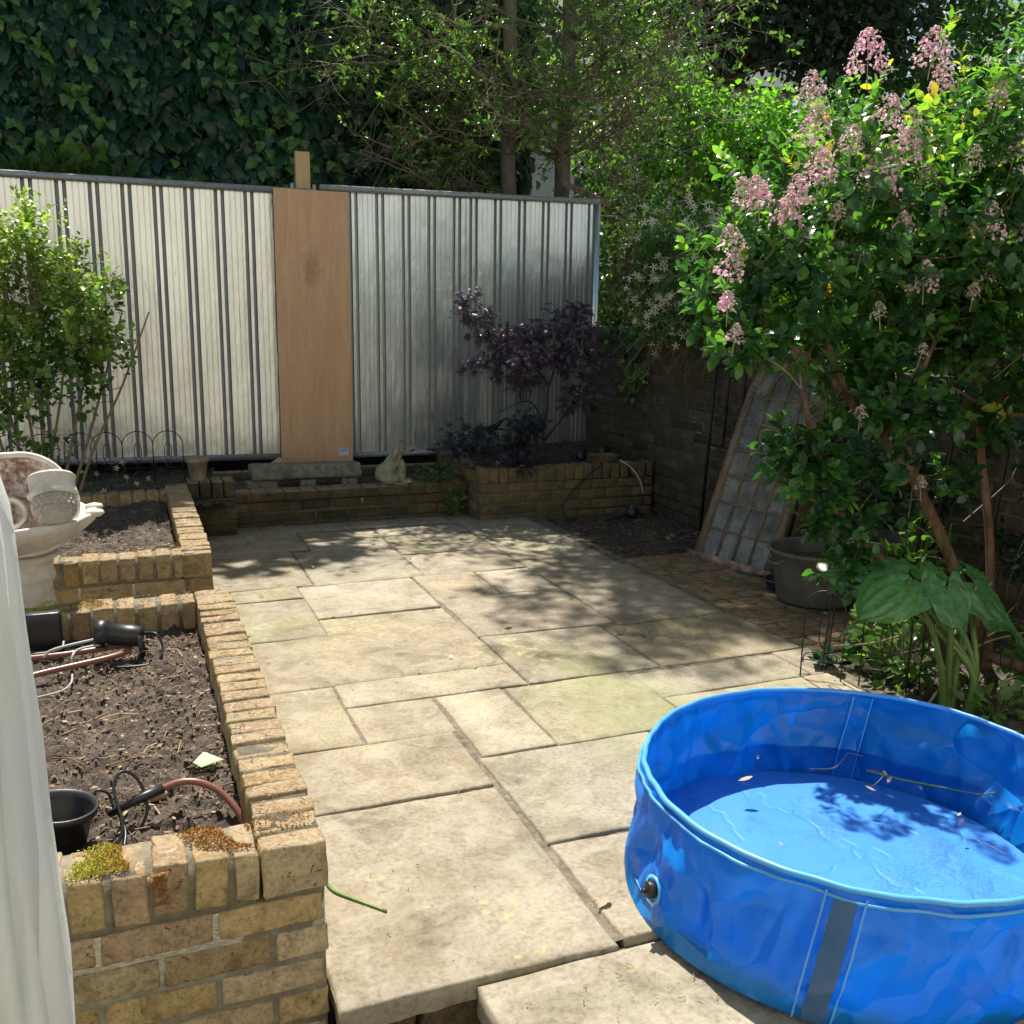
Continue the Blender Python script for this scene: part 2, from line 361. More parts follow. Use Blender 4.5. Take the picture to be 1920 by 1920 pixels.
M_stoned = plain('lichened_stone', [(.09, .085, .06), (.20, .19, .14), (.30, .28, .22)], 18, .9, .7, .006, 60)
M_white = None
M_bark = plain('bark', [(.045, .028, .018), (.14, .08, .045), (.26, .16, .10)], 26, .9, 1., .010, 80, stretch=(1, 1, .2))
M_trunk = plain('grey_bark', [(.10, .088, .062), (.17, .15, .105), (.23, .20, .15)], 9, .9, .6, .005, 40)
M_twig = plain('twig', [(.17, .135, .08), (.30, .25, .16)], 20, .8, .3, .002, 60)
L_ivy = leafmat('ivy_leaf', [(.008, .034, .018), (.014, .052, .024), (.024, .078, .028), (.055, .14, .032), (.12, .24, .045)], .38, .12, spec=.45)
L_bay = leafmat('bay_leaf', [(.03, .075, .028), (.07, .14, .04), (.15, .26, .05), (.26, .40, .07)], .22, .42, spec=.8)
L_bush = leafmat('viburnum_leaf', [(.018, .055, .026), (.032, .092, .034), (.06, .15, .038), (.12, .24, .045), (.20, .34, .055), (.45, .30, .04)], .24, .42, spec=.6)
L_hedge = leafmat('hedge_leaf', [(.05, .14, .02), (.11, .25, .03), (.22, .40, .05)], .4, .5)
L_dark = leafmat('far_leaf', [(.016, .036, .018), (.03, .06, .026), (.055, .095, .04)], .45, .25)
L_mid = leafmat('mid_leaf', [(.03, .08, .03), (.08, .16, .04), (.16, .27, .055)], .36, .36)
L_maple = leafmat('maple_leaf', [(.040, .026, .044), (.07, .045, .075), (.13, .095, .13), (.22, .18, .23)], .36, .18, (1.6, 1.1, 1.2))
L_shrub = leafmat('shrub_leaf', [(.03, .09, .03), (.09, .18, .04), (.20, .31, .06), (.33, .44, .10)], .22, .40, (1.9, 2.0, .9), .8)
L_arum = leafmat('arum_leaf', [(.06, .17, .06), (.09, .24, .08), (.14, .32, .10)], .26, .30, spec=.7)
L_pink = leafmat('pink_petal', [(.55, .34, .36), (.74, .42, .52), (.85, .58, .66), (.88, .76, .76)], .6, .35, (1.1, 1, 1.1))
L_bud = leafmat('flower_bud', [(.30, .29, .17), (.50, .44, .32), (.68, .58, .50)], .6, .2, (1.1, 1.1, 1))
L_white = leafmat('white_petal', [(.62, .62, .42), (.80, .80, .62)], .5, .3, (1, 1, 1))
L_stem = leafmat('green_stem', [(.09, .17, .035), (.17, .27, .07)], .4, .1)
M_leaff = leafmat('fallen_leaf', [(.20, .10, .05), (.40, .28, .16), (.52, .45, .30), (.16, .24, .06), (.30, .42, .22)], .6, .2, (1, 1, 1))

# ------------------------------------------------------------------ ground, patio, beds
def terr(x, y): return noise.noise(Vector((x*.3, y*.3, 0)))*.03-.42
g = MB(); grid(g, -150, 150, -60, 260, 30, 32, lambda x, y: -.42)
tag(g.build('ground', M_soil), 'dark bare earth under and beyond the garden', kind='structure')
SL = [(.345, 1.0, 1.79, 2.61), (1.035, 1.76, 1.80, 2.23), (1.78, 2.5, 1.79, 2.23), (.345, 1.0, 2.63, 3.04), (1.03, 1.66, 2.25, 2.81), (1.68, 2.55, 2.25, 2.79),
      (.345, .685, 3.06, 3.61), (.70, 1.025, 3.055, 3.37), (1.045, 1.31, 2.83, 3.37), (1.33, 1.87, 2.82, 3.36), (1.89, 2.60, 3.08, 3.34), (1.89, 2.68, 2.81, 3.065),
      (2.62, 2.80, 3.08, 3.36), (.70, 1.43, 3.385, 3.61), (.345, 1.43, 3.63, 4.22), (1.45, 2.045, 3.385, 3.97), (2.07, 2.78, 3.38, 3.94), (.345, .785, 4.24, 4.86),
      (.345, .785, 4.88, 5.10), (.80, 1.42, 4.50, 5.08), (.80, 1.42, 4.24, 4.48), (.345, .88, 5.12, 5.94), (.90, 1.51, 5.10, 5.87), (.345, 1.0, 5.96, 6.47),
      (1.02, 1.52, 5.89, 6.14), (1.02, 1.52, 6.16, 6.42), (1.54, 2.14, 5.63, 6.15), (1.54, 2.15, 6.17, 6.42), (2.17, 2.69, 5.90, 6.44), (2.16, 2.72, 4.98, 5.88),
      (1.53, 2.14, 5.12, 5.61), (1.45, 1.80, 4.63, 5.10), (1.82, 2.14, 4.63, 5.10), (1.45, 2.14, 3.99, 4.61), (2.16, 2.75, 3.96, 4.96)]
def slab(mb, x0, x1, y0, y1, zt, th, t):
    """one flagstone: wavering edges, arris rounded, slightly dished top"""
    x0 -= .005; x1 += .005; y0 -= .005; y1 += .005
    s = random.uniform(0, 99); nx = max(4, int((x1-x0)/.035)); ny = max(4, int((y1-y0)/.035)); rows = []
    zo = random.uniform(-.003, .003); tx, ty = random.uniform(-.006, .006), random.uniform(-.006, .006)
    def w(u): return (noise.noise(Vector((u*2.3, s, 0)))*.007+noise.noise(Vector((u*11, s, 4)))*.004)
    V = []; nX, nY = nx+1, ny+1
    for lev in (1,):
        for j in range(nY):
            for i in range(nX):
                ex, ey = .007/(x1-x0), .007/(y1-y0)
                fx = 0 if i == 0 else 1 if i == nx else ex+(1-2*ex)*(i-1)/(nx-2)
                fy = 0 if j == 0 else 1 if j == ny else ey+(1-2*ey)*(j-1)/(ny-2)
                xa = x0+w(y0+fy*(y1-y0)); xb = x1+w(y0+fy*(y1-y0)+40); ya = y0+w(x0+fx*(x1-x0)+80); yb = y1+w(x0+fx*(x1-x0)+120)
                x = xa+(xb-xa)*fx; y = ya+(yb-ya)*fy
                e = min(i, nx-i, j, ny-j); z = zt+zo+tx*(fx-.5)+ty*(fy-.5)+noise.noise(Vector((x*5, y*5, s)))*.003+noise.noise(Vector((x*22, y*22, s)))*.0012
                if e == 0: z -= .004
                V.append((x, y, z))
    F = [(j*nX+i, j*nX+i+1, (j+1)*nX+i+1, (j+1)*nX+i) for j in range(ny) for i in range(nx)]
    ring = [i for i in range(nX)]+[j*nX+nx for j in range(1, nY)]+[ny*nX+i for i in range(nx-1, -1, -1)]+[j*nX for j in range(ny-1, 0, -1)]
    o = len(V)
    for k in ring: V.append((V[k][0], V[k][1], zt-th*.5+noise.noise(Vector(V[k])*30)*.004))
    for k in ring: V.append((V[k][0]+noise.noise(Vector(V[k])*20)*.006, V[k][1]+noise.noise(Vector(V[k])*25)*.006, zt-th))
    L = len(ring)
    for k in range(L):
        k2 = (k+1) % L; F.append((ring[k2], ring[k], o+k, o+k2)); F.append((o+k2, o+k, o+L+k, o+L+k2))
    mb.add(V, F, 0, t)
p = MB()
for s_ in SL: slab(p, *s_, 0, .055, random.random())
slab(p, .655, 1.30, 1.08, 1.775, -.012, .075, .95); slab(p, 1.33, 2.1, 1.25, 1.775, -.012, .075, .5); slab(p, 1.33, 1.9, .6, 1.23, -.014, .07, .75); slab(p, 1.9, 2.8, .5, 1.23, -.014, .07, .3)
x = .64                                               # a row of small setts between flags and low wall
while x < 2.33:
    w_ = random.uniform(.13, .24); slab(p, x, x+w_-.012, 6.47, 6.70, -.002, .04, random.random()); x += w_
tag(p.build('patio', [M_slab], loc=(1.5, 4, 0)), 'sunlit buff flagstone patio', kind='structure')
p = MB(); grid(p, .34, 2.81, 1.802, 6.72, 90, 190, lambda x, y: -.0075+noise.noise(Vector((x*30, y*30, 0)))*.006)
grid(p, .70, 3.2, .4, 1.80, 80, 50, lambda x, y: -.024+noise.noise(Vector((x*30, y*30, 0)))*.006)
tag(p.build('patio_bedding', M_joint, loc=(1.5, 4, 0)), 'mortar joints under the flagstones', kind='structure')
# rough stone and brick riser below the front flag
p = MB()
for z, hh in ((-.115, .10), (-.235, .11), (-.355, .12)):
    x = .36
    while x < .68:
        w_ = random.uniform(.12, .22); block(p, (x+w_/2, 1.90, z), (w_-.012, .16, hh), r=.012, rough=.006); x += w_
for k in range(5): block(p, (.80+.16*k, 1.5, -.15), (.15, .5, .10), r=.012, rough=.006); block(p, (.80+.16*k, 1.5, -.27), (.15, .5, .11), r=.012, rough=.006)
tag(p.build('step_riser', M_brickd, loc=(.5, 1.8, -.3)), 'dark stone riser under the edge of the patio', kind='structure')
p = MB(); grid(p, -2, 3, -1, 1.9, 60, 60, lambda x, y: -.40+noise.noise(Vector((x*4, y*4, 0)))*.008)
tag(p.build('lower_ground', M_joint, loc=(0, 0, -.4)), 'shaded lower ground in front of the patio step', kind='structure')
# clay paver path on the right
p = MB(); row = 0; y = 3.30
while y < 5.1:
    x = 2.80-.11*(row % 2)
    while x < 3.68:
        xa, xb = max(x, 2.795), x+.212
        if xb-xa > .03: block(p, ((xa+xb)/2, y+.05, -.035+random.uniform(-.003, .003)), (xb-xa-.008, .100, .06), r=.006, rough=.002)
        x += .22
    y += .108; row += 1
tag(p.build('brick_path', M_paver, loc=(3.2, 4.2, 0)), 'pinkish clay brick paving beside the flagstones', kind='structure')
p = MB(); grid(p, 2.79, 3.76, 3.2, 5.15, 60, 120, lambda x, y: -.016+noise.noise(Vector((x*30, y*30, 0)))*.006)
tag(p.build('path_bedding', M_joint, loc=(3.2, 4.2, 0)), 'sandy bedding between the clay pavers', kind='structure')
def soil_h(x, y, a=.02): 
    v = Vector((x, y, 0)); return noise.noise(v*4)*a+noise.noise(v*14)*a*.7+abs(noise.noise(v*34))*a*.9+abs(noise.noise(v*62))*a*.6
def bed(name, x0, x1, y0, y1, z, a, label, step=.012):
    b_ = MB(); grid(b_, x0, x1, y0, y1, int((x1-x0)/step), int((y1-y0)/step), lambda x, y: z+soil_h(x, y, a))
    return tag(b_.build(name, M_soil, loc=((x0+x1)/2, (y0+y1)/2, z)), label, kind='structure')
bed('soil', -.75, .205, 1.99, 3.75, .235, .035, 'crumbly dark soil filling the near raised bed', .009)
bed('soil', -.9, .175, 4.66, 6.20, .28, .03, 'dark soil filling the farther raised bed')
bed('soil', -1.6, .6, 6.4, 7.9, .22, .03, 'deeply shaded soil border under the metal fence', .02)
bed('soil', 2.73, 3.8, 5.05, 6.5, -.035, .03, 'dark planting soil beside the back corner')
bed('soil', 2.45, 4.1, 1.0, 3.32, -.035, .03, 'dark soil under the flowering bush on the right', .02)
bed('soil', .4, 2.4, 6.86, 7.36, .20, .02, 'soil strip behind the low brick wall', .02)
bed('soil', 2.3, 3.8, 6.5, 7.8, .36, .03, 'soil in the back corner bed under the maple', .02)

# ------------------------------------------------------------------ brickwork
def coursing(mb, p0, d, L, th, ztop, zbot, pitch=.078, bh=.066, bl=.215, half=0., mm=0, mt=1, rough=.0028, corner=None):
    """stretcher bond wall of half-brick thickness running from p0 along d; also its mortar core"""
    d = Vector((d[0], d[1], 0)).normalized(); nrm = Vector((-d.y, d.x, 0)); rz = math.atan2(d.y, d.x); z = ztop; k = 0
    while z > zbot:
        s = -(half if k % 2 else 0)-(0 if k % 2 else 0)
        while s < L:
            a, b_ = max(0, s), min(L, s+bl)
            if b_-a > .035:
                c = Vector((p0[0], p0[1], 0))+d*((a+b_)/2)+nrm*th/2
                block(mb, (c.x, c.y, z-bh/2), (b_-a-.0005, th, bh), rz, mm, rough=rough)
            s += bl+.010
        z -= pitch; k += 1
    c0 = Vector((p0[0], p0[1], 0))+nrm*.0045; rr = Matrix.Rotation(rz, 3, 'Z')
    V = [tuple(c0+d*u+nrm*v+Vector((0, 0, zz))) for u in (.006, L-.006) for v in (0, th-.009) for zz in (zbot-.02, ztop-.004)]
    mb.add(V, [(0, 1, 3, 2), (4, 6, 7, 5), (0, 4, 5, 1), (2, 3, 7, 6), (0, 2, 6, 4), (1, 5, 7, 3)], mt, .5)
def coping(mb, p0, d, L, th, ztop, pitch=.076, bh=.108, bw=.064, mm=0, mt=1, first=0, rough=.0034):
    d = Vector((d[0], d[1], 0)).normalized(); nrm = Vector((-d.y, d.x, 0)); rz = math.atan2(d.y, d.x); s = first
    while s < L-.03:
        w = min(bw, L-s); c = Vector((p0[0], p0[1], 0))+d*(s+w/2)+nrm*(th/2+random.uniform(-.003, .003))
        block(mb, (c.x, c.y, ztop-bh/2+random.uniform(-.004, .004)), (w+random.uniform(-.004, .003), th, bh), rz+random.uniform(-.015, .015), mm, rough=rough, r=.005); s += pitch
    c0 = Vector((p0[0], p0[1], 0))+nrm*.006
    V = [tuple(c0+d*u+nrm*v+Vector((0, 0, zz))) for u in (.008, L-.008) for v in (0, th-.012) for zz in (ztop-bh-.014, ztop-.005)]
    mb.add(V, [(0, 1, 3, 2), (4, 6, 7, 5), (0, 4, 5, 1), (2, 3, 7, 6), (0, 2, 6, 4), (1, 5, 7, 3)], mt, .5)
BM = [M_brick, M_mortar]; BMD = [M_brickd, M_mortard]
# near raised bed
t_ = thing('raised_planter', (-.1, 2.8, 0), 'near raised bed of yellow bricks topped with rusty lichen, by the white cover', 'planter', 'raised brick beds')
c_ = MB(); coping(c_, (.335, 1.855), (0, 1), 2.03, .135, .366, first=0); coping(c_, (-.79, 1.86), (1, 0), .985, .135, .364, pitch=.078, bw=.066)
coping(c_, (-.79, 3.75), (1, 0), .985, .135, .360, pitch=.078, bw=.066)
c_.build('coping', BM, t_)
w_ = MB(); coursing(w_, (-.79, 1.862), (1, 0), 1.125, .115, .242, -.40, half=.11); coursing(w_, (.335, 1.975), (0, 1), 1.80, .12, .242, -.02, half=.11)
coursing(w_, (-.79, 3.765), (1, 0), 1.125, .11, .242, -.02)
w_.build('wall', BM, t_)
# farther raised bed
t_ = thing('raised_planter', (-.2, 5.4, 0), 'farther raised bed of yellow bricks behind the stone bird bath', 'planter', 'raised brick beds')
c_ = MB(); coping(c_, (.320, 4.50), (0, 1), 1.98, .13, .372); coping(c_, (-.92, 4.505), (1, 0), 1.11, .13, .370, pitch=.0765)
coping(c_, (-.92, 6.20), (1, 0), 1.11, .13, .362, pitch=.0765)
c_.build('coping', BM, t_)
w_ = MB(); coursing(w_, (-.92, 4.508), (1, 0), 1.24, .115, .250, -.02, half=.06); coursing(w_, (.320, 4.62), (0, 1), 1.86, .115, .250, -.02)
coursing(w_, (-.92, 6.22), (1, 0), 1.12, .11, .250, -.02)
w_.build('wall', BM, t_)
# pier at the end of it
t_ = thing('brick_pillar', (.47, 6.67, 0), 'short brick pier carrying the terracotta pot', 'pillar')
c_ = MB()
for k in range(4): block(c_, (.365+.077*k, 6.655, .300), (.068, .215, .105), rough=.003)
c_.build('coping', BMD, t_)
w_ = MB()
for k in range(3):
    z = .205-.078*k
    if k % 2: block(w_, (.44, 6.60, z), (.215, .105, .066)); block(w_, (.60, 6.60, z), (.08, .105, .066))
    else: block(w_, (.375, 6.60, z), (.10, .105, .066)); block(w_, (.532, 6.60, z), (.205, .105, .066))
    for j in range(2): block(w_, (.585, 6.72+.1*j, z), (.10, .1, .066))
box(w_, .335, .628, 6.556, 6.86, -.02, .240, 1)
w_.build('wall', BMD, t_)
# low wall behind the flags
t_ = thing('low_brick_wall', (1.5, 6.78, 0), 'knee-low mossy brick wall under the dog statue', 'wall')
c_ = MB(); x = .645
box(c_, .65, 2.33, 6.705, 6.89, .175, .228, 1)
while x < 2.33: block(c_, (x+.052, 6.80, .205), (.108, .20, .062), rough=.002, r=.004); x += .113
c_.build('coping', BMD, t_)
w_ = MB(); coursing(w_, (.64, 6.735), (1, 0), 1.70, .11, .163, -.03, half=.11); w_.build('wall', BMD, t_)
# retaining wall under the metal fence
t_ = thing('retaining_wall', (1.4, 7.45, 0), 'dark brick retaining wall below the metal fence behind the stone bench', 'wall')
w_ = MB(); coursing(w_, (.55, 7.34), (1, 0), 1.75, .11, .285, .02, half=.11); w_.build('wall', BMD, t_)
# corner bed with the maple
t_ = thing('raised_planter', (3., 6.8, 0), 'shaded corner bed of yellow bricks under the purple maple', 'planter', 'raised brick beds')
c_ = MB(); coping(c_, (2.33, 6.43), (1, 0), 1.42, .12, .375); coping(c_, (2.43, 6.56), (0, 1), .9, .11, .372)
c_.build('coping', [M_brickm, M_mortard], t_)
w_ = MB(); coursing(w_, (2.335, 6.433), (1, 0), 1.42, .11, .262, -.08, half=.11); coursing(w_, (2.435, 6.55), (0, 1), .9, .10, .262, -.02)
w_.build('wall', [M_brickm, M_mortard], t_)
# old garden wall along the right side
t_ = thing('garden_wall', (3.8, 5, 0), 'old dark brick garden wall along the right side', 'wall')
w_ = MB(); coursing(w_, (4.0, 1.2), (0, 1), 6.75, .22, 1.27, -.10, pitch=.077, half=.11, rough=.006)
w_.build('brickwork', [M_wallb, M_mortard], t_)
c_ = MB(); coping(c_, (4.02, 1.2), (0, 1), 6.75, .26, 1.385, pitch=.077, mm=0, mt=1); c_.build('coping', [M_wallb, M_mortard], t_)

# ------------------------------------------------------------------ metal fence, board, post
t_ = thing('metal_fence', (1.3, 7.72, .3), 'tall ribbed galvanised sheet fence across the back of the garden', 'fence')
def sheet(mb, x0, x1, y, z0, z1, pitch, ph, tilt=0):
    """ribbed steel sheet: broad pan with three fine beads, then two grooves with a narrow ridge between"""
    prof = []; x = x0
    unit = [(0, 0), (.024, 0), (.027, .004), (.030, .004), (.033, 0), (.064, 0), (.067, .004), (.070, .004), (.073, 0), (.102, 0), (.105, .004), (.108, .004), (.111, 0),
            (.127, 0), (.130, .035), (.151, .035), (.154, 0), (.176, 0), (.179, .035), (.200, .035), (.203, 0)]
    u0 = x0-ph
    while u0 < x1:
        for a, b_ in unit:
            xx = u0+a*pitch/.213
            if x0 <= xx <= x1: prof.append((xx, b_))
        u0 += pitch
    n = len(prof); zs = np.linspace(z0, z1, 9); V = []
    for z in zs:
        for i, (xx, b_) in enumerate(prof):
            V.append((xx, y+b_+.007*noise.noise(Vector((xx*2.3, z*1.7, x0)))+tilt*(xx-x0), z))
    F = [(j*n+i, j*n+i+1, (j+1)*n+i+1, (j+1)*n+i) for j in range(len(zs)-1) for i in range(n-1)]
    mb.add(V, F)
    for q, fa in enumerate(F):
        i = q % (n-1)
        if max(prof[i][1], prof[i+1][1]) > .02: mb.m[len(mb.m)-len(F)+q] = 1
s_ = MB(); sheet(s_, -3.2, 1.45, 7.70, .37, 2.345, .213, .085); a_ = s_.build('sheet_panel', [M_galvw, M_groove], t_, smooth=False); a_['label'] = 'sheets left of the board, toned cream for reflected light'
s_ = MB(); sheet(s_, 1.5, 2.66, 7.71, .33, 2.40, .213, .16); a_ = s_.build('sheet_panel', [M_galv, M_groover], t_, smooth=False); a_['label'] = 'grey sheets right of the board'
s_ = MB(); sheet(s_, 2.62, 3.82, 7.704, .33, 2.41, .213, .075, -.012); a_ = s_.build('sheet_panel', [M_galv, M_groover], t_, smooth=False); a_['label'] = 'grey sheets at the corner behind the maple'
s_ = MB(); bar(s_, (-3.2, 7.695, 2.365), (1.42, 7.695, 2.365), .055, .045, (0, 0, 1)); s_.build('top_rail', M_rail, t_)
s_ = MB(); bar(s_, (1.46, 7.695, 2.405), (3.84, 7.695, 2.43), .055, .042, (0, 0, 1)); s_.build('top_rail', M_rail, t_)
s_ = MB(); bar(s_, (-3.2, 7.69, .395), (1.44, 7.69, .345), .05, .045, (0, 0, 1)); s_.build('bottom_rail', M_rail, t_)
s_ = MB(); bar(s_, (1.46, 7.69, .335), (3.84, 7.70, .335), .05, .04, (0, 0, 1)); s_.build('bottom_rail', M_rail, t_)
s_ = MB(); bar(s_, (3.835, 7.71, .32), (3.835, 7.71, 2.42), .045, .045, (0, 1, 0)); s_.build('corner_trim', M_galv, t_)
for x in (-2.4, -.6, 3.0):
    s_ = MB(); bar(s_, (x, 7.80, -.1), (x, 7.80, 2.3), .07, .07, (0, 1, 0)); s_.build('post', M_galv, t_)
# plywood board with sticker
def board_mat():
    m, t, b, o = nodes('ply_face'); tc = N(t, 'ShaderNodeTexCoord'); co = tc.outputs['Object']
    mp = N(t, 'ShaderNodeMapping'); mp.inputs['Scale'].default_value = (5, 1, .5); t.links.new(co, mp.inputs[0])
    n1 = noise_tex(t, mp.outputs[0], 4, 7, .6, 1.2); c = ramp(t, n1.outputs[0], [(.3, (.64, .37, .20)), (.5, (.72, .43, .24)), (.7, (.78, .49, .29))]).outputs[0]
    mp2 = N(t, 'ShaderNodeMapping'); mp2.inputs['Scale'].default_value = (60, 60, 2.5); t.links.new(co, mp2.inputs[0])
    n2 = noise_tex(t, mp2.outputs[0], 5, 3, .6); r2 = ramp(t, n2.outputs[0], [(.3, (.86, .86, .86)), (.7, (1.08, 1.08, 1.08))]); c = mix(t, 1, c, r2.outputs[0], 'MULTIPLY')
    # brown scuffs on the upper half
    mp3 = N(t, 'ShaderNodeMapping'); mp3.inputs['Location'].default_value = (.10, 0, -3.9); mp3.inputs['Scale'].default_value = (5.2, 1, 2.6); t.links.new(co, mp3.inputs[0])
    g = N(t, 'ShaderNodeTexGradient', gradient_type='SPHERICAL'); t.links.new(mp3.outputs[0], g.inputs[0])
    n3 = noise_tex(t, co, 13, 6, .7, .8); mu = N(t, 'ShaderNodeMath', operation='MULTIPLY'); t.links.new(n3.outputs[0], mu.inputs[0]); t.links.new(g.outputs['Fac'], mu.inputs[1])
    r3 = ramp(t, mu.outputs[0], [(.26, (0, 0, 0)), (.44, (.42, .42, .42))]); c = mix(t, r3.outputs[0], c, (.24, .13, .075))
    t.links.new(c, b.inputs['Base Color']); b.inputs['Roughness'].default_value = .6; bump(t, b, n2.outputs[0], .2, .001)
    return m
t_ = thing('plywood_board', (1.38, 7.62, .30), 'tall orange-brown plywood board covering a gap in the metal fence', 'board')
b_ = MB(); V = []
rb = Matrix.Rotation(R(-.9), 3, 'X')
box(b_, 1.097, 1.662, 7.610, 7.622, .295, 2.372)
bd = b_.build('panel', board_mat(), t_, smooth=False)
st = MB(); box(st, 1.545, 1.625, 7.6065, 7.6085, .345, .405); M_paper = plain('paper', [(.72, .74, .80), (.82, .83, .86)], 20, .7, .1, .001)
stk = st.build('sticker', M_paper, t_, smooth=False)
st = MB(); M_ink = plain('blue_ink', [(.10, .13, .30), (.14, .18, .38)], 20, .7, .1, .001)
for k in range(5): box(st, 1.552+.013*k, 1.562+.013*k, 7.6050, 7.6058, .390, .399)
for k in range(3): box(st, 1.552+.022*k, 1.567+.022*k, 7.6050, 7.6058, .374, .380)
st.build('print', M_ink, stk, smooth=False)
t_ = thing('timber_post', (1.345, 7.76, .2), 'pale new timber post rising behind the plywood board', 'post')
b_ = MB(); box(b_, 1.290, 1.398, 7.745, 7.80, .1, 2.665); b_.build('post', M_pine, t_, smooth=False)
for x in (1.262, 1.43):
    b_ = MB(); tube(b_, [(x, 7.76, 2.2), (x, 7.76, 2.43)], .017, 8); b_.build('steel_stub', M_galv, t_)
b_ = MB(); box(b_, 1.0, 1.10, 7.45, 7.62, .285, .33, rot=Matrix.Rotation(R(-35), 3, 'Y'))
tag(b_.build('timber_offcut', M_pine, loc=(1.05, 7.5, .3), smooth=False), 'short timber offcut at the lower left corner of the plywood board', 'timber')

# ------------------------------------------------------------------ stone bench, dog, pot
t_ = thing('stone_block', (1.2, 7.05, .27), 'long grey stone lintel lying on loose bricks below the board', 'stone')
b_ = MB(); block(b_, (1.19, 7.06, .325), (.80, .20, .105), rough=.007, r=.02); b_.build('slab', M_stoned, t_)
for i, (x, y, l, rz, lb) in enumerate([(.86, 7.02, .215, .12, 'loose brick under the left end of the stone lintel'), (1.19, 7.02, .11, 0, 'loose brick under the middle of the stone lintel'),
                                      (1.50, 7.04, .12, -.1, 'loose brick under the right end of the stone lintel')]):
    b_ = MB(); block(b_, (0, 0, .0335), (l, .10, .067), rz, rough=.005, r=.012, t=.3*i+.1)
    o_ = b_.build('loose_brick', [M_stoned]); o_.location = (x, y, .205); tag(o_, lb, 'brick', 'bricks under the stone lintel')
def E(c, r, st, ax=None, ang=0): return (c, r, st, Quaternion(ax, R(ang)) if ax else None)
dog = blob([((-.02, 0, .055), .17, (.95, .78, .5), None), ((-.06, 0, .09), .15, (.8, .78, .8), None), ((-.01, 0, .16), .14, (.62, .62, 1.0), Quaternion((0, 1, 0), R(20))), ((.04, 0, .235), .10, (.6, .6, .9), None),
            ((.055, 0, .305), .105, (.85, .72, .8), None), ((.125, 0, .285), .070, (1.15, .66, .58), None), ((.155, 0, .283), .048, (.9, .7, .7), None), ((.025, -.062, .265), .082, (.42, .26, 1.15), Quaternion((0, 1, 0), R(14))), ((.025, .062, .265), .082, (.42, .26, 1.15), Quaternion((0, 1, 0), R(14))),
            ((.078, -.04, .11), .085, (.6, .6, 1.5), None), ((.078, .04, .11), .085, (.6, .6, 1.5), None), ((.125, -.04, .018), .055, (1.1, .7, .5), None), ((.125, .04, .018), .055, (1.1, .7, .5), None),
            ((-.03, -.075, .05), .10, (1.0, .45, .8), None), ((-.03, .075, .05), .10, (1.0, .45, .8), None)], 'dog_statue', .009)
dog.materials.append(M_stoned := plain('dog_stone', [(.15, .14, .09), (.27, .26, .18), (.38, .37, .28)], 14, .9, .6, .006, 70))
dm = dog; co = np.array([v.co for v in dm.vertices]); mn, mx = co.min(0), co.max(0); k_ = .325/(mx[2]-mn[2])
for v in dm.vertices: v.co = ((v.co.x-(mn[0]+mx[0])/2)*k_, v.co.y*k_, (v.co.z-mn[2])*k_)
do = bpy.data.objects.new('body', dm); S.collection.objects.link(do)
t_ = thing('dog_statue', (1.80, 6.82, .236), 'grey stone spaniel statue sitting on the low wall, looking right', 'statue'); t_.rotation_euler.z = R(-12)
do.parent = t_
b_ = MB(); block(b_, (1.79, 6.82, .243), (.19, .13, .02), rough=.002); o_ = b_.build('plinth', M_stoned, t_); 
b_ = MB()
for sy in (-1, 1): lathe(b_, [(.001, .007), (.006, .004), (.007, 0), (.001, -.004)], (1.80+.070, 6.82+sy*.036-.015, .236+.268), 8); b_.build('eye', M_iron, t_); b_ = MB()
lathe(b_, [(.001, .009), (.009, .004), (.009, -.003), (.001, -.008)], (1.80+.125, 6.795, .236+.248), 8); b_.build('nose', M_iron, t_)
def potmesh(mb, c, r0, r1, h, lip=.012, m=0, sides=28):
    lathe(mb, [(r0, 0), (r0+(r1-r0)*.8, h*.78), (r1+lip*.2, h*.79), (r1+lip*.6, h*.82), (r1+lip, h), (r1, h+.002), (r1-.006, h-.004), (r0+(r1-r0)*.75-.01, h*.7), (.001, h*.68)], c, sides, m, caps=False)
t_ = thing('flower_pot', (.405, 6.66, .354), 'weathered clay flower pot standing on the brick pier', 'pot')
b_ = MB(); potmesh(b_, (.405, 6.66, .354), .048, .072, .155); b_.build('pot', plain('old_clay', [(.16, .12, .085), (.27, .21, .16), (.36, .31, .26)], 14, .9, .4, .003), t_)

# ------------------------------------------------------------------ wire edging and small ironwork
def hoop(mb, c, w, h, ax=(1, 0, 0), r=.0032):
    c = Vector(c); ax = Vector(ax).normalized(); Z = Vector((0, 0, 1))
    def P(u, v): return tuple(c+ax*u+Z*v)
    tube(mb, [P(-w/2, 0)]+[P(w/2*math.cos(math.pi-a), h-w/2+w/2*math.sin(a)) for a in np.linspace(0, math.pi, 13)]+[P(w/2, 0)], r, 5)
    tube(mb, [P(.002*0+.27*w*math.sin(a)*(1 if 1 else 1)*.45, .42*h+.36*h*(1-math.cos(a))/2) for a in np.linspace(0, 2*math.pi, 15)], r*.8, 5)
    for s in (-1, 1): tube(mb, [P(s*w*.25+w*.22*math.cos(a), .28*h+w*.22*math.sin(a)) for a in np.linspace(-.4, math.pi+.4, 10)], r*.8, 5)
    tube(mb, [P(-w/2, .28*h), P(w/2, .28*h)], r*.8, 5)
t_ = thing('wire_edging', (-.1, 6.62, .25), 'row of black hooped wire edging in front of the left fence', 'garden edging')
for k in range(7):
    b_ = MB(); hoop(b_, (.225-.185*k+(.03 if k == 3 else 0), 6.62+.01*(k % 2), .36), .186, .335); o_ = b_.build('hoop', M_iron, t_)

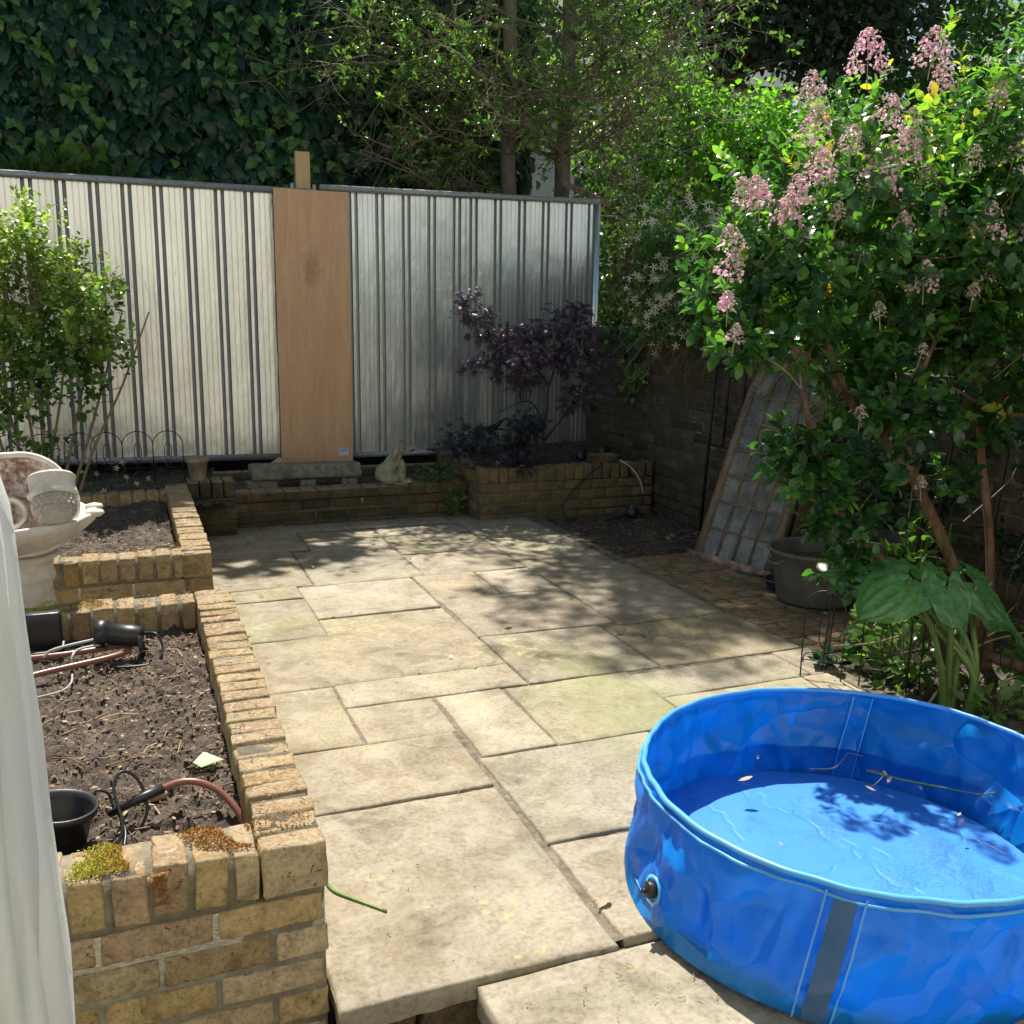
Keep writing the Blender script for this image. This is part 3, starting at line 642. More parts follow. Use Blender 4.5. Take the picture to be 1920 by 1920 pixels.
# ------------------------------------------------------------------ bird bath and the broken ornament on it
t_ = thing('bird_bath', (-.50, 4.18, 0), 'pale stone bird bath with shell-edged basin between the two raised beds', 'bird bath')
sc = lambda a, z: 1+(.035*math.cos(8*a) if z > .60 else 0)
b_ = MB(); lathe(b_, [(.001, .53), (.10, .53), (.19, .555), (.27, .60), (.325, .655), (.345, .685), (.338, .695), (.318, .692), (.29, .665), (.22, .625), (.10, .60), (.001, .595)], (-.49, 4.18, -.035), 64, wob=sc)
for k in (-.15, .25): 
    lathe(b_, [(.001, .02), (.03, .012), (.036, 0), (.02, -.012)], (-.49+.345*math.cos(k), 4.18+.345*math.sin(k), .655), 12)
bs = b_.build('basin', M_stonew, t_)
b_ = MB(); lathe(b_, [(.17, 0), (.17, .05), (.155, .07), (.145, .10), (.115, .20), (.092, .30), (.088, .37), (.098, .39), (.105, .41), (.095, .43), (.10, .47), (.125, .49), (.11, .50), (.001, .505)], (-.415, 4.18, 0), 40, wob=lambda a, z: 1+(.02*math.cos(12*a) if z < .36 else 0))
b_.build('pedestal', M_stonew, t_)
def dirty():
    m, t, b, o = nodes('stained_stone'); tc = N(t, 'ShaderNodeTexCoord'); co = tc.outputs['Object']
    n1 = noise_tex(t, co, 7, 7, .7, .5); n2 = noise_tex(t, co, 40, 5, .7); mu = N(t, 'ShaderNodeMath', operation='MULTIPLY_ADD'); t.links.new(n2.outputs[0], mu.inputs[0]); mu.inputs[1].default_value = .5; t.links.new(n1.outputs[0], mu.inputs[2])
    c = ramp(t, mu.outputs[0], [(.55, (.10, .06, .045)), (.66, (.24, .14, .11)), (.72, (.40, .30, .25)), (.80, (.58, .52, .46))])
    t.links.new(c.outputs[0], b.inputs['Base Color']); b.inputs['Roughness'].default_value = .85; bump(t, b, n2.outputs[0], .5, .004); return m
tilt = Matrix.Rotation(R(12), 3, 'Z') @ Matrix.Rotation(R(62), 3, 'X')
cB = (-.425, 4.12, .695)
t_ = thing('broken_basin', (-.40, 4.1, .60), 'tilted scalloped upper basin with a stained hollow, leaning on the bird bath', 'stone basin')
b_ = MB(); lathe(b_, [(.001, -.045), (.10, -.04), (.17, -.015), (.205, .02), (.215, .045), (.205, .052), (.192, .045)], cB, 56, rot=tilt, wob=lambda a, z: 1+.03*abs(math.cos(3*a)))
b_.build('rim', M_stonew, t_)
b_ = MB(); lathe(b_, [(.192, .045), (.175, .012), (.12, -.012), (.06, -.02), (.001, -.022)], cB, 56, rot=tilt, wob=lambda a, z: 1+.03*abs(math.cos(3*a))); b_.build('bowl', dirty(), t_)
off = tilt @ Vector((-.035, -.025, 0))
b_ = MB(); cc = Vector(cB)+off; lathe(b_, [(.062, -.02), (.066, .028), (.058, .034), (.050, .028), (.048, -.015)], cc, 32, rot=tilt); b_.build('collar', M_stonew, t_)
b_ = MB(); lathe(b_, [(.001, .0), (.05, 0)], cc-Vector((0, 0, .004)), 24, rot=tilt); lathe(b_, [(.02, .0), (.02, .03), (.001, .032)], cc, 16, rot=tilt); b_.build('socket', dirty(), t_)
# pinecone finial resting in front
t_ = thing('pinecone_finial', (-.30, 3.95, .65), 'carved stone pinecone finial lying on the tilted basin', 'finial')
fr = Matrix.Rotation(R(8), 3, 'Z') @ Matrix.Rotation(R(152), 3, 'X'); fc = Vector((-.285, 3.98, .735))
b_ = MB(); lathe(b_, [(.001, .098), (.03, .09), (.055, .07), (.072, .04), (.076, .01), (.07, -.015), (.06, -.03)], fc, 40, rot=fr)
for ring in range(7):
    f = ring/6; zz = .078-.085*f; rr = (.038, .054, .066, .0735, .0765, .0765, .073)[ring]; n_ = (10, 14, 18, 20, 20, 20, 20)[ring]
    for k in range(n_):
        a = 2*math.pi*(k+.5*(ring % 2))/n_; ct = fr @ Vector((rr*math.cos(a), rr*math.sin(a), zz))+fc
        o1 = fr @ Vector((math.cos(a), math.sin(a), .35)); tg = fr @ Vector((-math.sin(a), math.cos(a), 0)); uu = fr @ Vector((0, 0, 1)); w2 = 3.1416*rr/n_*1.05; hh = .011
        V = [ct-tg*w2, ct+uu*hh, ct+tg*w2, ct-uu*hh*1.2, ct+o1*.0075]; b_.add([tuple(v) for v in V], [(0, 4, 1), (1, 4, 2), (2, 4, 3), (3, 4, 0)])
b_.build('cone', plain('cone_stone', [(.36, .33, .29), (.52, .48, .42)], 20, .85, .4, .003), t_, smooth=False)
b_ = MB(); lathe(b_, [(.062, -.022), (.082, -.018), (.087, -.028), (.080, -.045), (.083, -.085), (.088, -.095), (.080, -.104), (.04, -.112), (.001, -.113)], fc, 40, rot=fr, wob=lambda a, z: 1+(.05*math.cos(4*a) if z > -.03 else 0)); b_.build('cap', M_stonew, t_)

# ------------------------------------------------------------------ white cover on the left
def cover_mat():
    m, t, b, o = nodes('cover_fabric'); tc = N(t, 'ShaderNodeTexCoord'); co = tc.outputs['Object']
    mp = N(t, 'ShaderNodeMapping'); mp.inputs['Scale'].default_value = (3, 3, .5); t.links.new(co, mp.inputs[0])
    n1 = noise_tex(t, mp.outputs[0], 5, 6, .65, .5); c = ramp(t, n1.outputs[0], [(.28, (.68, .71, .65)), (.46, (.79, .81, .78)), (.7, (.84, .86, .84))]).outputs[0]
    sx = N(t, 'ShaderNodeSeparateXYZ'); t.links.new(co, sx.inputs[0]); n2 = noise_tex(t, mp.outputs[0], 12, 5, .7, 1)
    mr = N(t, 'ShaderNodeMapRange'); mr.inputs[1].default_value = 1.0; mr.inputs[2].default_value = .2; t.links.new(sx.outputs['Z'], mr.inputs[0])
    mu = N(t, 'ShaderNodeMath', operation='MULTIPLY'); t.links.new(mr.outputs[0], mu.inputs[0]); t.links.new(n2.outputs[0], mu.inputs[1])
    r2 = ramp(t, mu.outputs[0], [(.28, (0, 0, 0)), (.55, (.6, .6, .6))]); c = mix(t, r2.outputs[0], c, (.34, .38, .22))
    t.links.new(c, b.inputs['Base Color']); b.inputs['Roughness'].default_value = .65
    n3 = noise_tex(t, mp.outputs[0], 3, 3, .5, .3); n7 = noise_tex(t, co, 260, 2, .5); mw = N(t, 'ShaderNodeMath', operation='MULTIPLY_ADD'); t.links.new(n7.outputs[0], mw.inputs[0]); mw.inputs[1].default_value = .04; t.links.new(n3.outputs[0], mw.inputs[2]); bump(t, b, mw.outputs[0], .5, .02)
    tr = N(t, 'ShaderNodeBsdfTranslucent'); t.links.new(c, tr.inputs[0]); ms = N(t, 'ShaderNodeMixShader'); ms.inputs[0].default_value = .25
    t.links.new(b.outputs[0], ms.inputs[1]); t.links.new(tr.outputs[0], ms.inputs[2]); t.links.new(ms.outputs[0], o.inputs[0]); return m
t_ = thing('furniture_cover', (-.44, 1.12, -.40), 'tall white fabric cover hanging in folds at the left edge', 'cover')
b_ = MB(); V = []; nz, na = 70, 150
for j in range(nz+1):
    f = j/nz; z = 1.95-2.35*f
    r0 = .05+.262*min(1, f*3.3)**.5+.035*f
    for i in range(na):
        a = 2*math.pi*i/na
        q = noise.noise(Vector((math.cos(a)*1.6, math.sin(a)*1.6, z*.9)))*.05+.20*(.3-abs(noise.noise(Vector((math.cos(a)*5, math.sin(a)*5, z*.5+5)))))+.20*(.25-abs(noise.noise(Vector((math.cos(a)*10+z*.5, math.sin(a)*10, z*.55)))))+.05*(.25-abs(noise.noise(Vector((math.cos(a)*24+z*1.5, math.sin(a)*24, z*1.6)))))
        r_ = r0*(1+q*.9*min(1, f*3)); V.append((-.462+r_*math.cos(a)*1.0, 1.12+r_*math.sin(a), z))
F = [(j*na+i, j*na+(i+1) % na, (j+1)*na+(i+1) % na, (j+1)*na+i) for j in range(nz) for i in range(na)]
b_.add(V, F); M_cov = cover_mat(); b_.build('fabric', M_cov, t_)
b_ = MB(); tube(b_, [(-.44, 1.12, -.40), (-.44, 1.12, 1.97)], .02, 10); b_.build('pole', M_galv, t_)

# ------------------------------------------------------------------ things on the near soil
t_ = thing('garden_spotlight', (-.09, 3.52, .25), 'black plastic spotlight lying on the soil of the near bed', 'spotlight', 'garden lights on the near bed')
ax = Matrix.Rotation(R(-84), 3, 'Y') @ Matrix.Rotation(0, 3, 'Z'); ax = Matrix.Rotation(R(-14), 3, 'Z') @ ax; lc = Vector((-.02, 3.50, .325))
b_ = MB(); lathe(b_, [(.001, -.02), (.030, -.02), (.036, -.012), (.040, .02), (.041, .095), (.050, .098), (.052, .13), (.049, .133), (.044, .128), (.001, .12)], lc, 28, rot=ax); b_.build('lamp_body', M_black, t_)
b_ = MB(); bar(b_, (-.015, 3.462, .335), (.0, 3.462, .25), .018, .006, (0, 1, 0)); bar(b_, (-.015, 3.54, .335), (.0, 3.54, .25), .018, .006, (0, 1, 0)); bar(b_, (.0, 3.455, .25), (.0, 3.545, .25), .02, .006); b_.build('bracket', M_black, t_)
b_ = MB(); tube(b_, spline([(.0, 3.50, .335), (.045, 3.47, .335), (.062, 3.44, .29), (.03, 3.40, .255), (-.06, 3.40, .25), (-.13, 3.43, .25)]), .0045, 6); b_.build('cable', M_black, t_)
t_ = thing('box_light', (-.33, 3.62, .25), 'square black floodlight against the back wall of the near bed', 'spotlight', 'garden lights on the near bed')
b_ = MB(); block(b_, (-.33, 3.66, .335), (.125, .05, .125), rough=0, r=.01); b_.build('housing', M_black, t_)
b_ = MB(); bar(b_, (-.39, 3.63, .262), (-.27, 3.63, .262), .03, .012); b_.build('bracket', M_black, t_)
M_hose = plain('brown_hose', [(.20, .075, .055), (.27, .11, .08)], 12, .35, .1, .001)
b_ = MB(); tube(b_, spline([(-.5, 3.28, .27), (-.30, 3.36, .278), (-.10, 3.43, .283), (-.045, 3.49, .285), (-.09, 3.53, .285), (-.26, 3.50, .285), (-.45, 3.50, .285)]), .010, 10)
tag(b_.build('garden_hose', M_hose, loc=(-.2, 3.4, .27)), 'loop of brown hose on the soil below the black spotlight', 'hose')
b_ = MB(); tube(b_, spline([(-.32, 3.47, .29), (-.28, 3.48, .315), (-.1, 3.52, .33)], 4), .005, 6); tube(b_, spline([(-.23, 3.40, .27), (-.225, 3.42, .305), (-.2, 3.47, .31), (-.1, 3.5, .31)], 5), .0045, 6)
tube(b_, spline([(-.45, 3.12, .275), (-.33, 3.15, .27), (-.25, 3.17, .275), (-.225, 3.25, .27), (-.225, 3.33, .27)], 5), .0035, 6)
tube(b_, spline([(-.45, 3.60, .27), (-.32, 3.57, .275), (-.27, 3.575, .285), (-.262, 3.60, .30)], 5), .004, 6)
tag(b_.build('grey_cable', plain('grey_cable', [(.30, .30, .30), (.42, .42, .42)], 9, .5, .1, .001), loc=(-.3, 3.3, .27)), 'thin grey cables looping over the brown hose', 'cable')
t_ = thing('plant_pot', (-.21, 2.27, .215), 'small black plastic pot beside the white cover in the near bed', 'pot')
b_ = MB(); lathe(b_, [(.001, .002), (.058, 0), (.060, .004), (.075, .10), (.083, .102), (.085, .118), (.079, .120), (.073, .105), (.058, .03), (.001, .028)], (-.215, 2.25, .225), 36, rot=Matrix.Rotation(R(7), 3, 'Y')); b_.build('pot', M_black, t_)
t_ = thing('watering_hose', (.2, 2.2, .2), 'brown hose arching out of the soil to a black connector by the black pot', 'hose')
b_ = MB(); tube(b_, spline([(.020, 2.30, .320), (.065, 2.30, .330), (.11, 2.29, .325), (.155, 2.27, .300), (.19, 2.23, .262), (.205, 2.20, .215), (.21, 2.18, .17)]), .0085, 12); b_.build('tube', M_hose, t_)
b_ = MB(); tube(b_, [(.025, 2.30, .321), (-.04, 2.29, .305), (-.045, 2.288, .303), (-.10, 2.28, .285)], [.0125, .0125, .010, .009], 12); b_.build('connector', M_black, t_)
b_ = MB(); tube(b_, spline([(-.14, 2.30, .30), (-.125, 2.31, .335), (-.10, 2.31, .325), (-.09, 2.30, .30), (-.065, 2.24, .26), (-.075, 2.15, .235)], 5), .004, 6)
tube(b_, spline([(-.115, 2.16, .23), (-.07, 2.20, .28), (-.085, 2.28, .35), (-.065, 2.31, .375), (-.03, 2.31, .345), (-.015, 2.28, .28), (-.05, 2.24, .245), (-.12, 2.22, .25)], 6), .0042, 6)
tag(b_.build('black_cable', M_black, loc=(-.1, 2.25, .25)), 'black cable coiled round the hose connector', 'cable')

def sticks(mb, n, x0, x1, y0, y1, z, ln=(.01, .05), r=.0009, zf=None, w=None):
    for _ in range(n):
        x, y = random.uniform(x0, x1), random.uniform(y0, y1); a = random.uniform(0, 6.28); l = random.uniform(*ln); b_ = random.uniform(-.5, .5)
        zz = (zf(x, y) if zf else z)+.004; t = random.random()
        if random.random() < .62:
            tube(mb, [(x, y, zz), (x+math.cos(a)*l*.5, y+math.sin(a)*l*.5, zz+l*.12*random.random()), (x+math.cos(a+b_)*l, y+math.sin(a+b_)*l, zz+random.uniform(0, .004))], r*random.uniform(.6, 1.7), 3, t=t, cap=False)
        else:
            l = min(l, .05)*.24; P = [(x+l*math.cos(a+q)*k, y+l*math.sin(a+q)*k, zz+random.uniform(0, l*.5)) for q, k in ((0, 1), (1.4, .45), (3.14, 1), (4.9, .45))]
            mb.add(P, [(0, 1, 2), (0, 2, 3)], 0, t)
b_ = MB(); sf = lambda x, y: .235+soil_h(x, y, .035)
sticks(b_, 1700, -.3, .2, 2.0, 3.72, .25, (.008, .045), zf=sf); sticks(b_, 300, -.3, .2, 2.0, 3.7, .25, (.04, .12), .0017, zf=sf)
for _ in range(1500):
    x, y = random.uniform(-.3, .2), random.uniform(2.0, 3.7); s_ = random.uniform(.003, .009)
    b_.add([(x+s_*a*random.uniform(.7, 1.2), y+s_*b2*random.uniform(.7, 1.2), sf(x, y)+s_*c2*.8) for a, b2, c2 in ((1, 0, 0), (0, 1, 0), (-1, 0, 0), (0, -1, 0), (0, 0, 1))], [(0, 1, 4), (1, 2, 4), (2, 3, 4), (3, 0, 4)], 0, random.choice([.05, .1, .9, 1]))
tag(b_.build('soil_litter', M_litter, loc=(0, 2.8, .24)), 'dry stalks and leaf scraps scattered over the near bed', 'litter', kind='stuff')
b_ = MB(); sf2 = lambda x, y: .28+soil_h(x, y, .03); sticks(b_, 700, -.45, .17, 4.66, 5.5, .28, (.01, .06), .0012, zf=sf2); sticks(b_, 1500, -.5, .3, 4.62, 5.0, .29, (.008, .04), .0016, zf=lambda x, y: sf2(x, y)+random.uniform(0, .02)); sticks(b_, 200, -.45, .17, 5.5, 6.2, .28, (.01, .07), zf=sf2)
tag(b_.build('soil_litter', M_litter, loc=(0, 5, .3)), 'dry leaf litter at the front of the farther raised bed', 'litter', kind='stuff')
b_ = MB(); sticks(b_, 900, 2.75, 3.75, 5.1, 6.4, -.03, (.01, .06), .0014, zf=lambda x, y: -.035+soil_h(x, y, .03)); sticks(b_, 12, 2.8, 3.7, 5.2, 6.2, -.02, (.15, .35), .004)
tag(b_.build('soil_litter', M_litter, loc=(3.2, 5.7, 0)), 'bark chips and twigs on the soil by the back corner', 'litter', kind='stuff')
b_ = MB(); sticks(b_, 900, 2.5, 3.7, 1.6, 3.25, -.03, (.01, .07), .0014, zf=lambda x, y: -.035+soil_h(x, y, .03)); sticks(b_, 300, .66, 2.3, 6.9, 7.3, .21, (.01, .05)); 
tag(b_.build('soil_litter', M_litter, loc=(3, 2.5, 0)), 'twigs and dead leaves under the flowering bush', 'litter', kind='stuff')
b_ = MB()
for x0, x1, y0, y1, z, n in ((.20, .33, 1.9, 3.85, .368, 300), (-.3, .2, 3.76, 3.88, .362, 260), (-.4, .3, 4.52, 4.62, .374, 160), (.2, .31, 4.6, 5.5, .374, 90)): sticks(b_, n, x0, x1, y0, y1, z, (.004, .022), .0009)
sticks(b_, 260, .4, 2.7, 1.9, 6.4, .001, (.004, .02), .0008); sticks(b_, 90, .66, 1.3, 1.1, 1.75, -.012, (.004, .02), .0009)
tag(b_.build('crumbs', M_litter, loc=(1, 3, .2)), 'tiny bark crumbs and grit on the flags and wall tops', 'litter', kind='stuff')
# moss cushions on the near wall
M_moss = plain('moss', [(.6, .6, .6), (1.2, 1.2, 1.2)], 60, .95, .8, .004, 200, tintv=[(.34, .14, .03), (.46, .25, .04), (.48, .42, .05), (.52, .52, .07)])
b_ = MB()
for (x0, x1, y0, y1, z, n, a, b2) in ((-.17, .0, 1.865, 1.985, .366, 5200, .15, 1), (.05, .2, 1.87, 1.99, .363, 2200, 0, .25), (.0, .335, 1.9, 2.0, .360, 900, 0, .2), (-.40, -.10, 3.76, 3.88, .360, 2600, .2, .9), (-.045, .02, 1.857, 1.864, .33, 900, 0, .2)):
    for _ in range(n):
        x, y = random.uniform(x0, x1), random.uniform(y0, y1); e = noise.noise(Vector((x*14, y*14, 3)))
        if e < -.12: continue
        ef = min((x-x0)/(x1-x0), (x1-x)/(x1-x0), (y-y0)/(y1-y0) if z != .33 else 1, (y1-y)/(y1-y0) if z != .33 else 1)
        if random.random() > ef*7*(.7+e*2): continue
        if z == .33: zz = .358-.07*random.random()**1.5; up_ = (0, -.006, -.002)
        else: zz = z+max(0, e)*.02; up_ = (random.uniform(-.005, .005), random.uniform(-.005, .005), random.uniform(.002, .006)); zz += random.uniform(0, .004)
        a_ = random.uniform(0, 6.28); w2 = .0022; t = min(1, max(0, a+(b2-a)*(.5-(x-x0)/(x1-x0)+.5+random.uniform(-.25, .25))))
        b_.add([(x-w2*math.cos(a_), y-w2*math.sin(a_), zz), (x+w2*math.cos(a_), y+w2*math.sin(a_), zz), (x+up_[0], y+up_[1], zz+up_[2])], [(0, 1, 2)], 0, t)
tag(b_.build('moss', M_moss, loc=(0, 1.9, .36)), 'yellow-green and rusty moss cushions on the near bed coping', 'moss', kind='stuff')
# ------------------------------------------------------------------ the blue pool
def vinyl(name, a, b2, rough=.32, crease=.6, wave=None, fl=False):
    m, t, b, o = nodes(name); tc = N(t, 'ShaderNodeTexCoord'); co = tc.outputs['Object']
    n1 = noise_tex(t, co, 4, 4, .6); c = ramp(t, n1.outputs[0], [(.3, a), (.7, b2)]).outputs[0]
    if fl:
        n4 = noise_tex(t, co, 230, 2, .6); n5 = noise_tex(t, co, 5, 3, .6); mu = N(t, 'ShaderNodeMath', operation='MULTIPLY'); t.links.new(n4.outputs[0], mu.inputs[0]); t.links.new(n5.outputs[0], mu.inputs[1])
        r4 = ramp(t, mu.outputs[0], [(.31, (0, 0, 0)), (.35, (.75, .75, .75))]); c = mix(t, mix(t, .55, (0, 0, 0), r4.outputs[0]), c, (.02, .03, .05))
    t.links.new(c, b.inputs['Base Color']); b.inputs['Roughness'].default_value = rough; b.inputs['Specular IOR Level'].default_value = .55
    v = N(t, 'ShaderNodeTexVoronoi', feature='DISTANCE_TO_EDGE'); v.inputs['Scale'].default_value = 4.2 if not fl else 4.5
    nd = noise_tex(t, co, 2.5, 3, .6); ad = mix(t, .12 if not fl else .35, co, nd.outputs['Color']); t.links.new(ad, v.inputs['Vector'])
    rr = ramp(t, v.outputs['Distance'], [(0, (0, 0, 0)), (.035, (1, 1, 1))]) if fl else ramp(t, v.outputs['Distance'], [(0, (0, 0, 0)), (.5, (1, 1, 1))])
    if fl: bump(t, b, rr.outputs[0], crease, .005); return m
    v2 = N(t, 'ShaderNodeTexVoronoi', feature='DISTANCE_TO_EDGE'); v2.inputs['Scale'].default_value = 8; t.links.new(mix(t, .25, co, nd.outputs['Color']), v2.inputs['Vector'])
    ml = N(t, 'ShaderNodeMath', operation='MULTIPLY_ADD'); t.links.new(v2.outputs['Distance'], ml.inputs[0]); ml.inputs[1].default_value = .10; t.links.new(v.outputs['Distance'], ml.inputs[2])
    bump(t, b, ml.outputs[0], 1., .10)
    n9 = noise_tex(t, co, 90, 3, .7); r9 = ramp(t, n9.outputs[0], [(.62, (0, 0, 0)), (.72, (.5, .5, .5))]); n8 = noise_tex(t, co, 3, 3, .6); r8 = ramp(t, n8.outputs[0], [(.5, (0, 0, 0)), (.65, (1, 1, 1))])
    cc = mix(t, mix(t, 1, r9.outputs[0], r8.outputs[0], 'MULTIPLY'), c, (.05, .10, .18)); t.links.new(cc, b.inputs['Base Color'])
    tr = N(t, 'ShaderNodeBsdfTranslucent'); t.links.new(mix(t, 1, c, (1.6, 1.5, 1.3), 'MULTIPLY'), tr.inputs[0]); ms = N(t, 'ShaderNodeMixShader'); ms.inputs[0].default_value = .42
    t.links.new(b.outputs[0], ms.inputs[1]); t.links.new(tr.outputs[0], ms.inputs[2]); t.links.new(ms.outputs[0], o.inputs[0])
    return m
M_vin = vinyl('blue_vinyl', (.006, .25, .70), (.010, .30, .78), .30, .45)
M_vinf = vinyl('blue_vinyl_floor', (.055, .25, .68), (.07, .29, .74), .45, .35, fl=True)
M_vrim = plain('pale_blue_piping', [(.07, .33, .72), (.11, .40, .78)], 9, .35, .2, .001, 120)
M_strip = plain('grey_blue_strip', [(.035, .10, .22), (.055, .14, .28)], 9, .55, .3, .002, 60)
M_weld = plain('weld_line', [(.07, .34, .80), (.10, .38, .84)], 9, .4, .1, .001)
PC = Vector((1.73, 1.805)); PB = Vector((1.655, 1.80)); PR, PBR, PH = .572, .548, .300
def pool_pt(a, f, side=0):
    """wall point: a = angle, f = 0 at the rim, 1 at the ground"""
    c = PC.lerp(PB, f); r_ = PR+(PBR-PR)*f; w = math.sin(math.pi*min(1, f))**.7
    def fold(k, s): return 1-abs(noise.noise(Vector((math.cos(a)*k, math.sin(a)*k, f*1.1+s))))*2
    h = (fold(2.6, 0)*.026+fold(5.5, 7)*.016+fold(10, 3)*.007+noise.noise(Vector((math.cos(a)*1.6, math.sin(a)*1.6, 3+f)))*.02-.018)*w
    h += .012*noise.noise(Vector((math.cos(a)*9, math.sin(a)*9, f*5+a)))*w
    h += .006*noise.noise(Vector((a*8, 0, 0)))*(1-f)
    r_ += h+side
    z = PH*(1-f)+.003+.006*noise.noise(Vector((a*1.3, 1, 0)))*(1-f)
    return Vector((c.x+r_*math.cos(a), c.y+r_*math.sin(a), z))
t_ = thing('splash_pool', (1.68, 1.80, 0), 'round bright blue folding vinyl pool holding a little water', 'pool')
NA, NF = 420, 30
for nm, side in (('outer_wall', .002), ('inner_wall', -.002)):
    b_ = MB(); V = [pool_pt(2*math.pi*i/NA, j/NF, side) for j in range(NF+1) for i in range(NA)]
    F = [(j*NA+i, j*NA+(i+1) % NA, (j+1)*NA+(i+1) % NA, (j+1)*NA+i) for j in range(NF) for i in range(NA)]
    b_.add([tuple(v) for v in V], F); ow = b_.build(nm, M_vin, t_)
    if side < 0: inner = ow
b_ = MB(); tube(b_, [pool_pt(2*math.pi*i/160, 0)+Vector((0, 0, .002)) for i in range(161)], .0075, 8, cap=False)
tube(b_, [pool_pt(2*math.pi*i/160, .055, .006)+Vector((0, 0, -.002)) for i in range(161)], .0045, 6, cap=False); b_.build('rim', M_vrim, t_)
b_ = MB(); V = [(PB.x, PB.y, .050)]; NR = 46
for j in range(1, NR+1):
    for i in range(160):
        a = 2*math.pi*i/160; r_ = (PBR-.008)*j/NR; x, y = PB.x+r_*math.cos(a), PB.y+r_*math.sin(a)
        V.append((x, y, .052+.004*(1-abs(noise.noise(Vector((x*4, y*4, 0))))*3)*.5+.006*noise.noise(Vector((x*2, y*2, 4)))))
F = [(0, 1+i, 1+(i+1) % 160) for i in range(160)]+[(1+(j-1)*160+i, 1+j*160+i, 1+j*160+(i+1) % 160, 1+(j-1)*160+(i+1) % 160) for j in range(1, NR) for i in range(160)]
b_.add(V, F); b_.build('floor', M_vinf, t_)
# thin water surface: clear, reflecting by Fresnel, slightly rippled
m, t, b, o = nodes('pool_water'); tr = N(t, 'ShaderNodeBsdfTransparent'); tr.inputs[0].default_value = (.90, .97, .99, 1)
gl = N(t, 'ShaderNodeBsdfGlossy'); gl.inputs['Roughness'].default_value = .03; fr_ = N(t, 'ShaderNodeFresnel'); fr_.inputs[0].default_value = 1.33
ms = N(t, 'ShaderNodeMixShader'); t.links.new(fr_.outputs[0], ms.inputs[0]); t.links.new(tr.outputs[0], ms.inputs[1]); t.links.new(gl.outputs[0], ms.inputs[2]); t.links.new(ms.outputs[0], o.inputs[0])
tc = N(t, 'ShaderNodeTexCoord'); nn = noise_tex(t, tc.outputs['Object'], 7, 2, .5); bb = N(t, 'ShaderNodeBump'); bb.inputs['Strength'].default_value = .25; bb.inputs['Distance'].default_value = .003; t.links.new(nn.outputs[0], bb.inputs['Height']); t.links.new(bb.outputs[0], gl.inputs['Normal'])
M_water = m
WZ = .125; fW = 1-WZ/PH
b_ = MB(); V = [(1.685, 1.802, WZ)]+[(lambda q: (q.x, q.y, WZ))(pool_pt(2*math.pi*i/160, fW, -.005)) for i in range(160)]
b_.add(V, [(0, 1+i, 1+(i+1) % 160) for i in range(160)]); b_.build('water', M_water, t_)
def strip(a0, a1, side, nm, m_, f0=.06, f1=.99, par=None):
    b_ = MB(); V = [pool_pt(a0+(a1-a0)*i/4, max(f0, min(f1, j/30)), side*2.4) for j in range(31) for i in range(5)]
    b_.add([tuple(v) for v in V], [(j*5+i, j*5+i+1, (j+1)*5+i+1, (j+1)*5+i) for j in range(30) for i in range(4)]); return b_.build(nm, m_, par or t_)
aF = math.atan2(1.42-1.80, 1.31-1.69)
sp = strip(aF-.040, aF+.040, .0045, 'outer_seam_strip', M_strip)
for a in (aF-.075, aF+.062): strip(a, a+.008, .0047, 'weld_line', M_weld, .02, 1, sp)
aB = math.atan2(2.24-1.80, 2.08-1.70)
sp = strip(aB-.045, aB+.045, -.0045, 'inner_seam_strip', M_vin, .02, .98)
for a in (aB-.055, aB+.047): strip(a, a+.007, -.0050, 'weld_line', M_weld, .02, .95, sp)
aP = R(179); q = pool_pt(aP, .68, .002); od = Vector((math.cos(aP), math.sin(aP), .15)).normalized(); rp = od.to_track_quat('Z', 'Y').to_matrix()
b_ = MB(); lathe(b_, [(.001, 0), (.034, 0), (.036, .002), (.028, .004)], q+od*.010, 28, rot=rp); q = q+od*.010; pl = b_.build('drain_patch', M_vrim, t_)
b_ = MB(); lathe(b_, [(.020, .002), (.021, .016), (.018, .020), (.010, .020), (.008, .024), (.001, .025)], q, 24, rot=rp); bar(b_, q+rp @ Vector((-.004, 0, .020)), q+rp @ Vector((.004, 0, .032)), .010, .010); b_.build('drain_plug', M_black, t_)
# the small printed fill mark on the inner wall
fc_ = bpy.data.curves.new('lettering', 'FONT'); fc_.body = 'MIN. FILL LEVEL'; fc_.size = .021; fc_.extrude = .0002; fc_.align_x = 'CENTER'
fo = bpy.data.objects.new('tmp', fc_); S.collection.objects.link(fo); dg = bpy.context.evaluated_depsgraph_get(); dg.update()
tm = bpy.data.meshes.new_from_object(fo.evaluated_get(dg)); bpy.data.objects.remove(fo)
aT = math.radians(128)
for v in tm.vertices:
    a = aT-(v.co.x)/(PR-.01); q = pool_pt(a, fW-.10-v.co.y*3.2, -.0055); v.co = q-Vector(wloc(t_))
tm.materials.clear(); tm.materials.append(M_weld); to = bpy.data.objects.new('lettering', tm); S.collection.objects.link(to); to.parent = inner; to.location = (0, 0, 0)
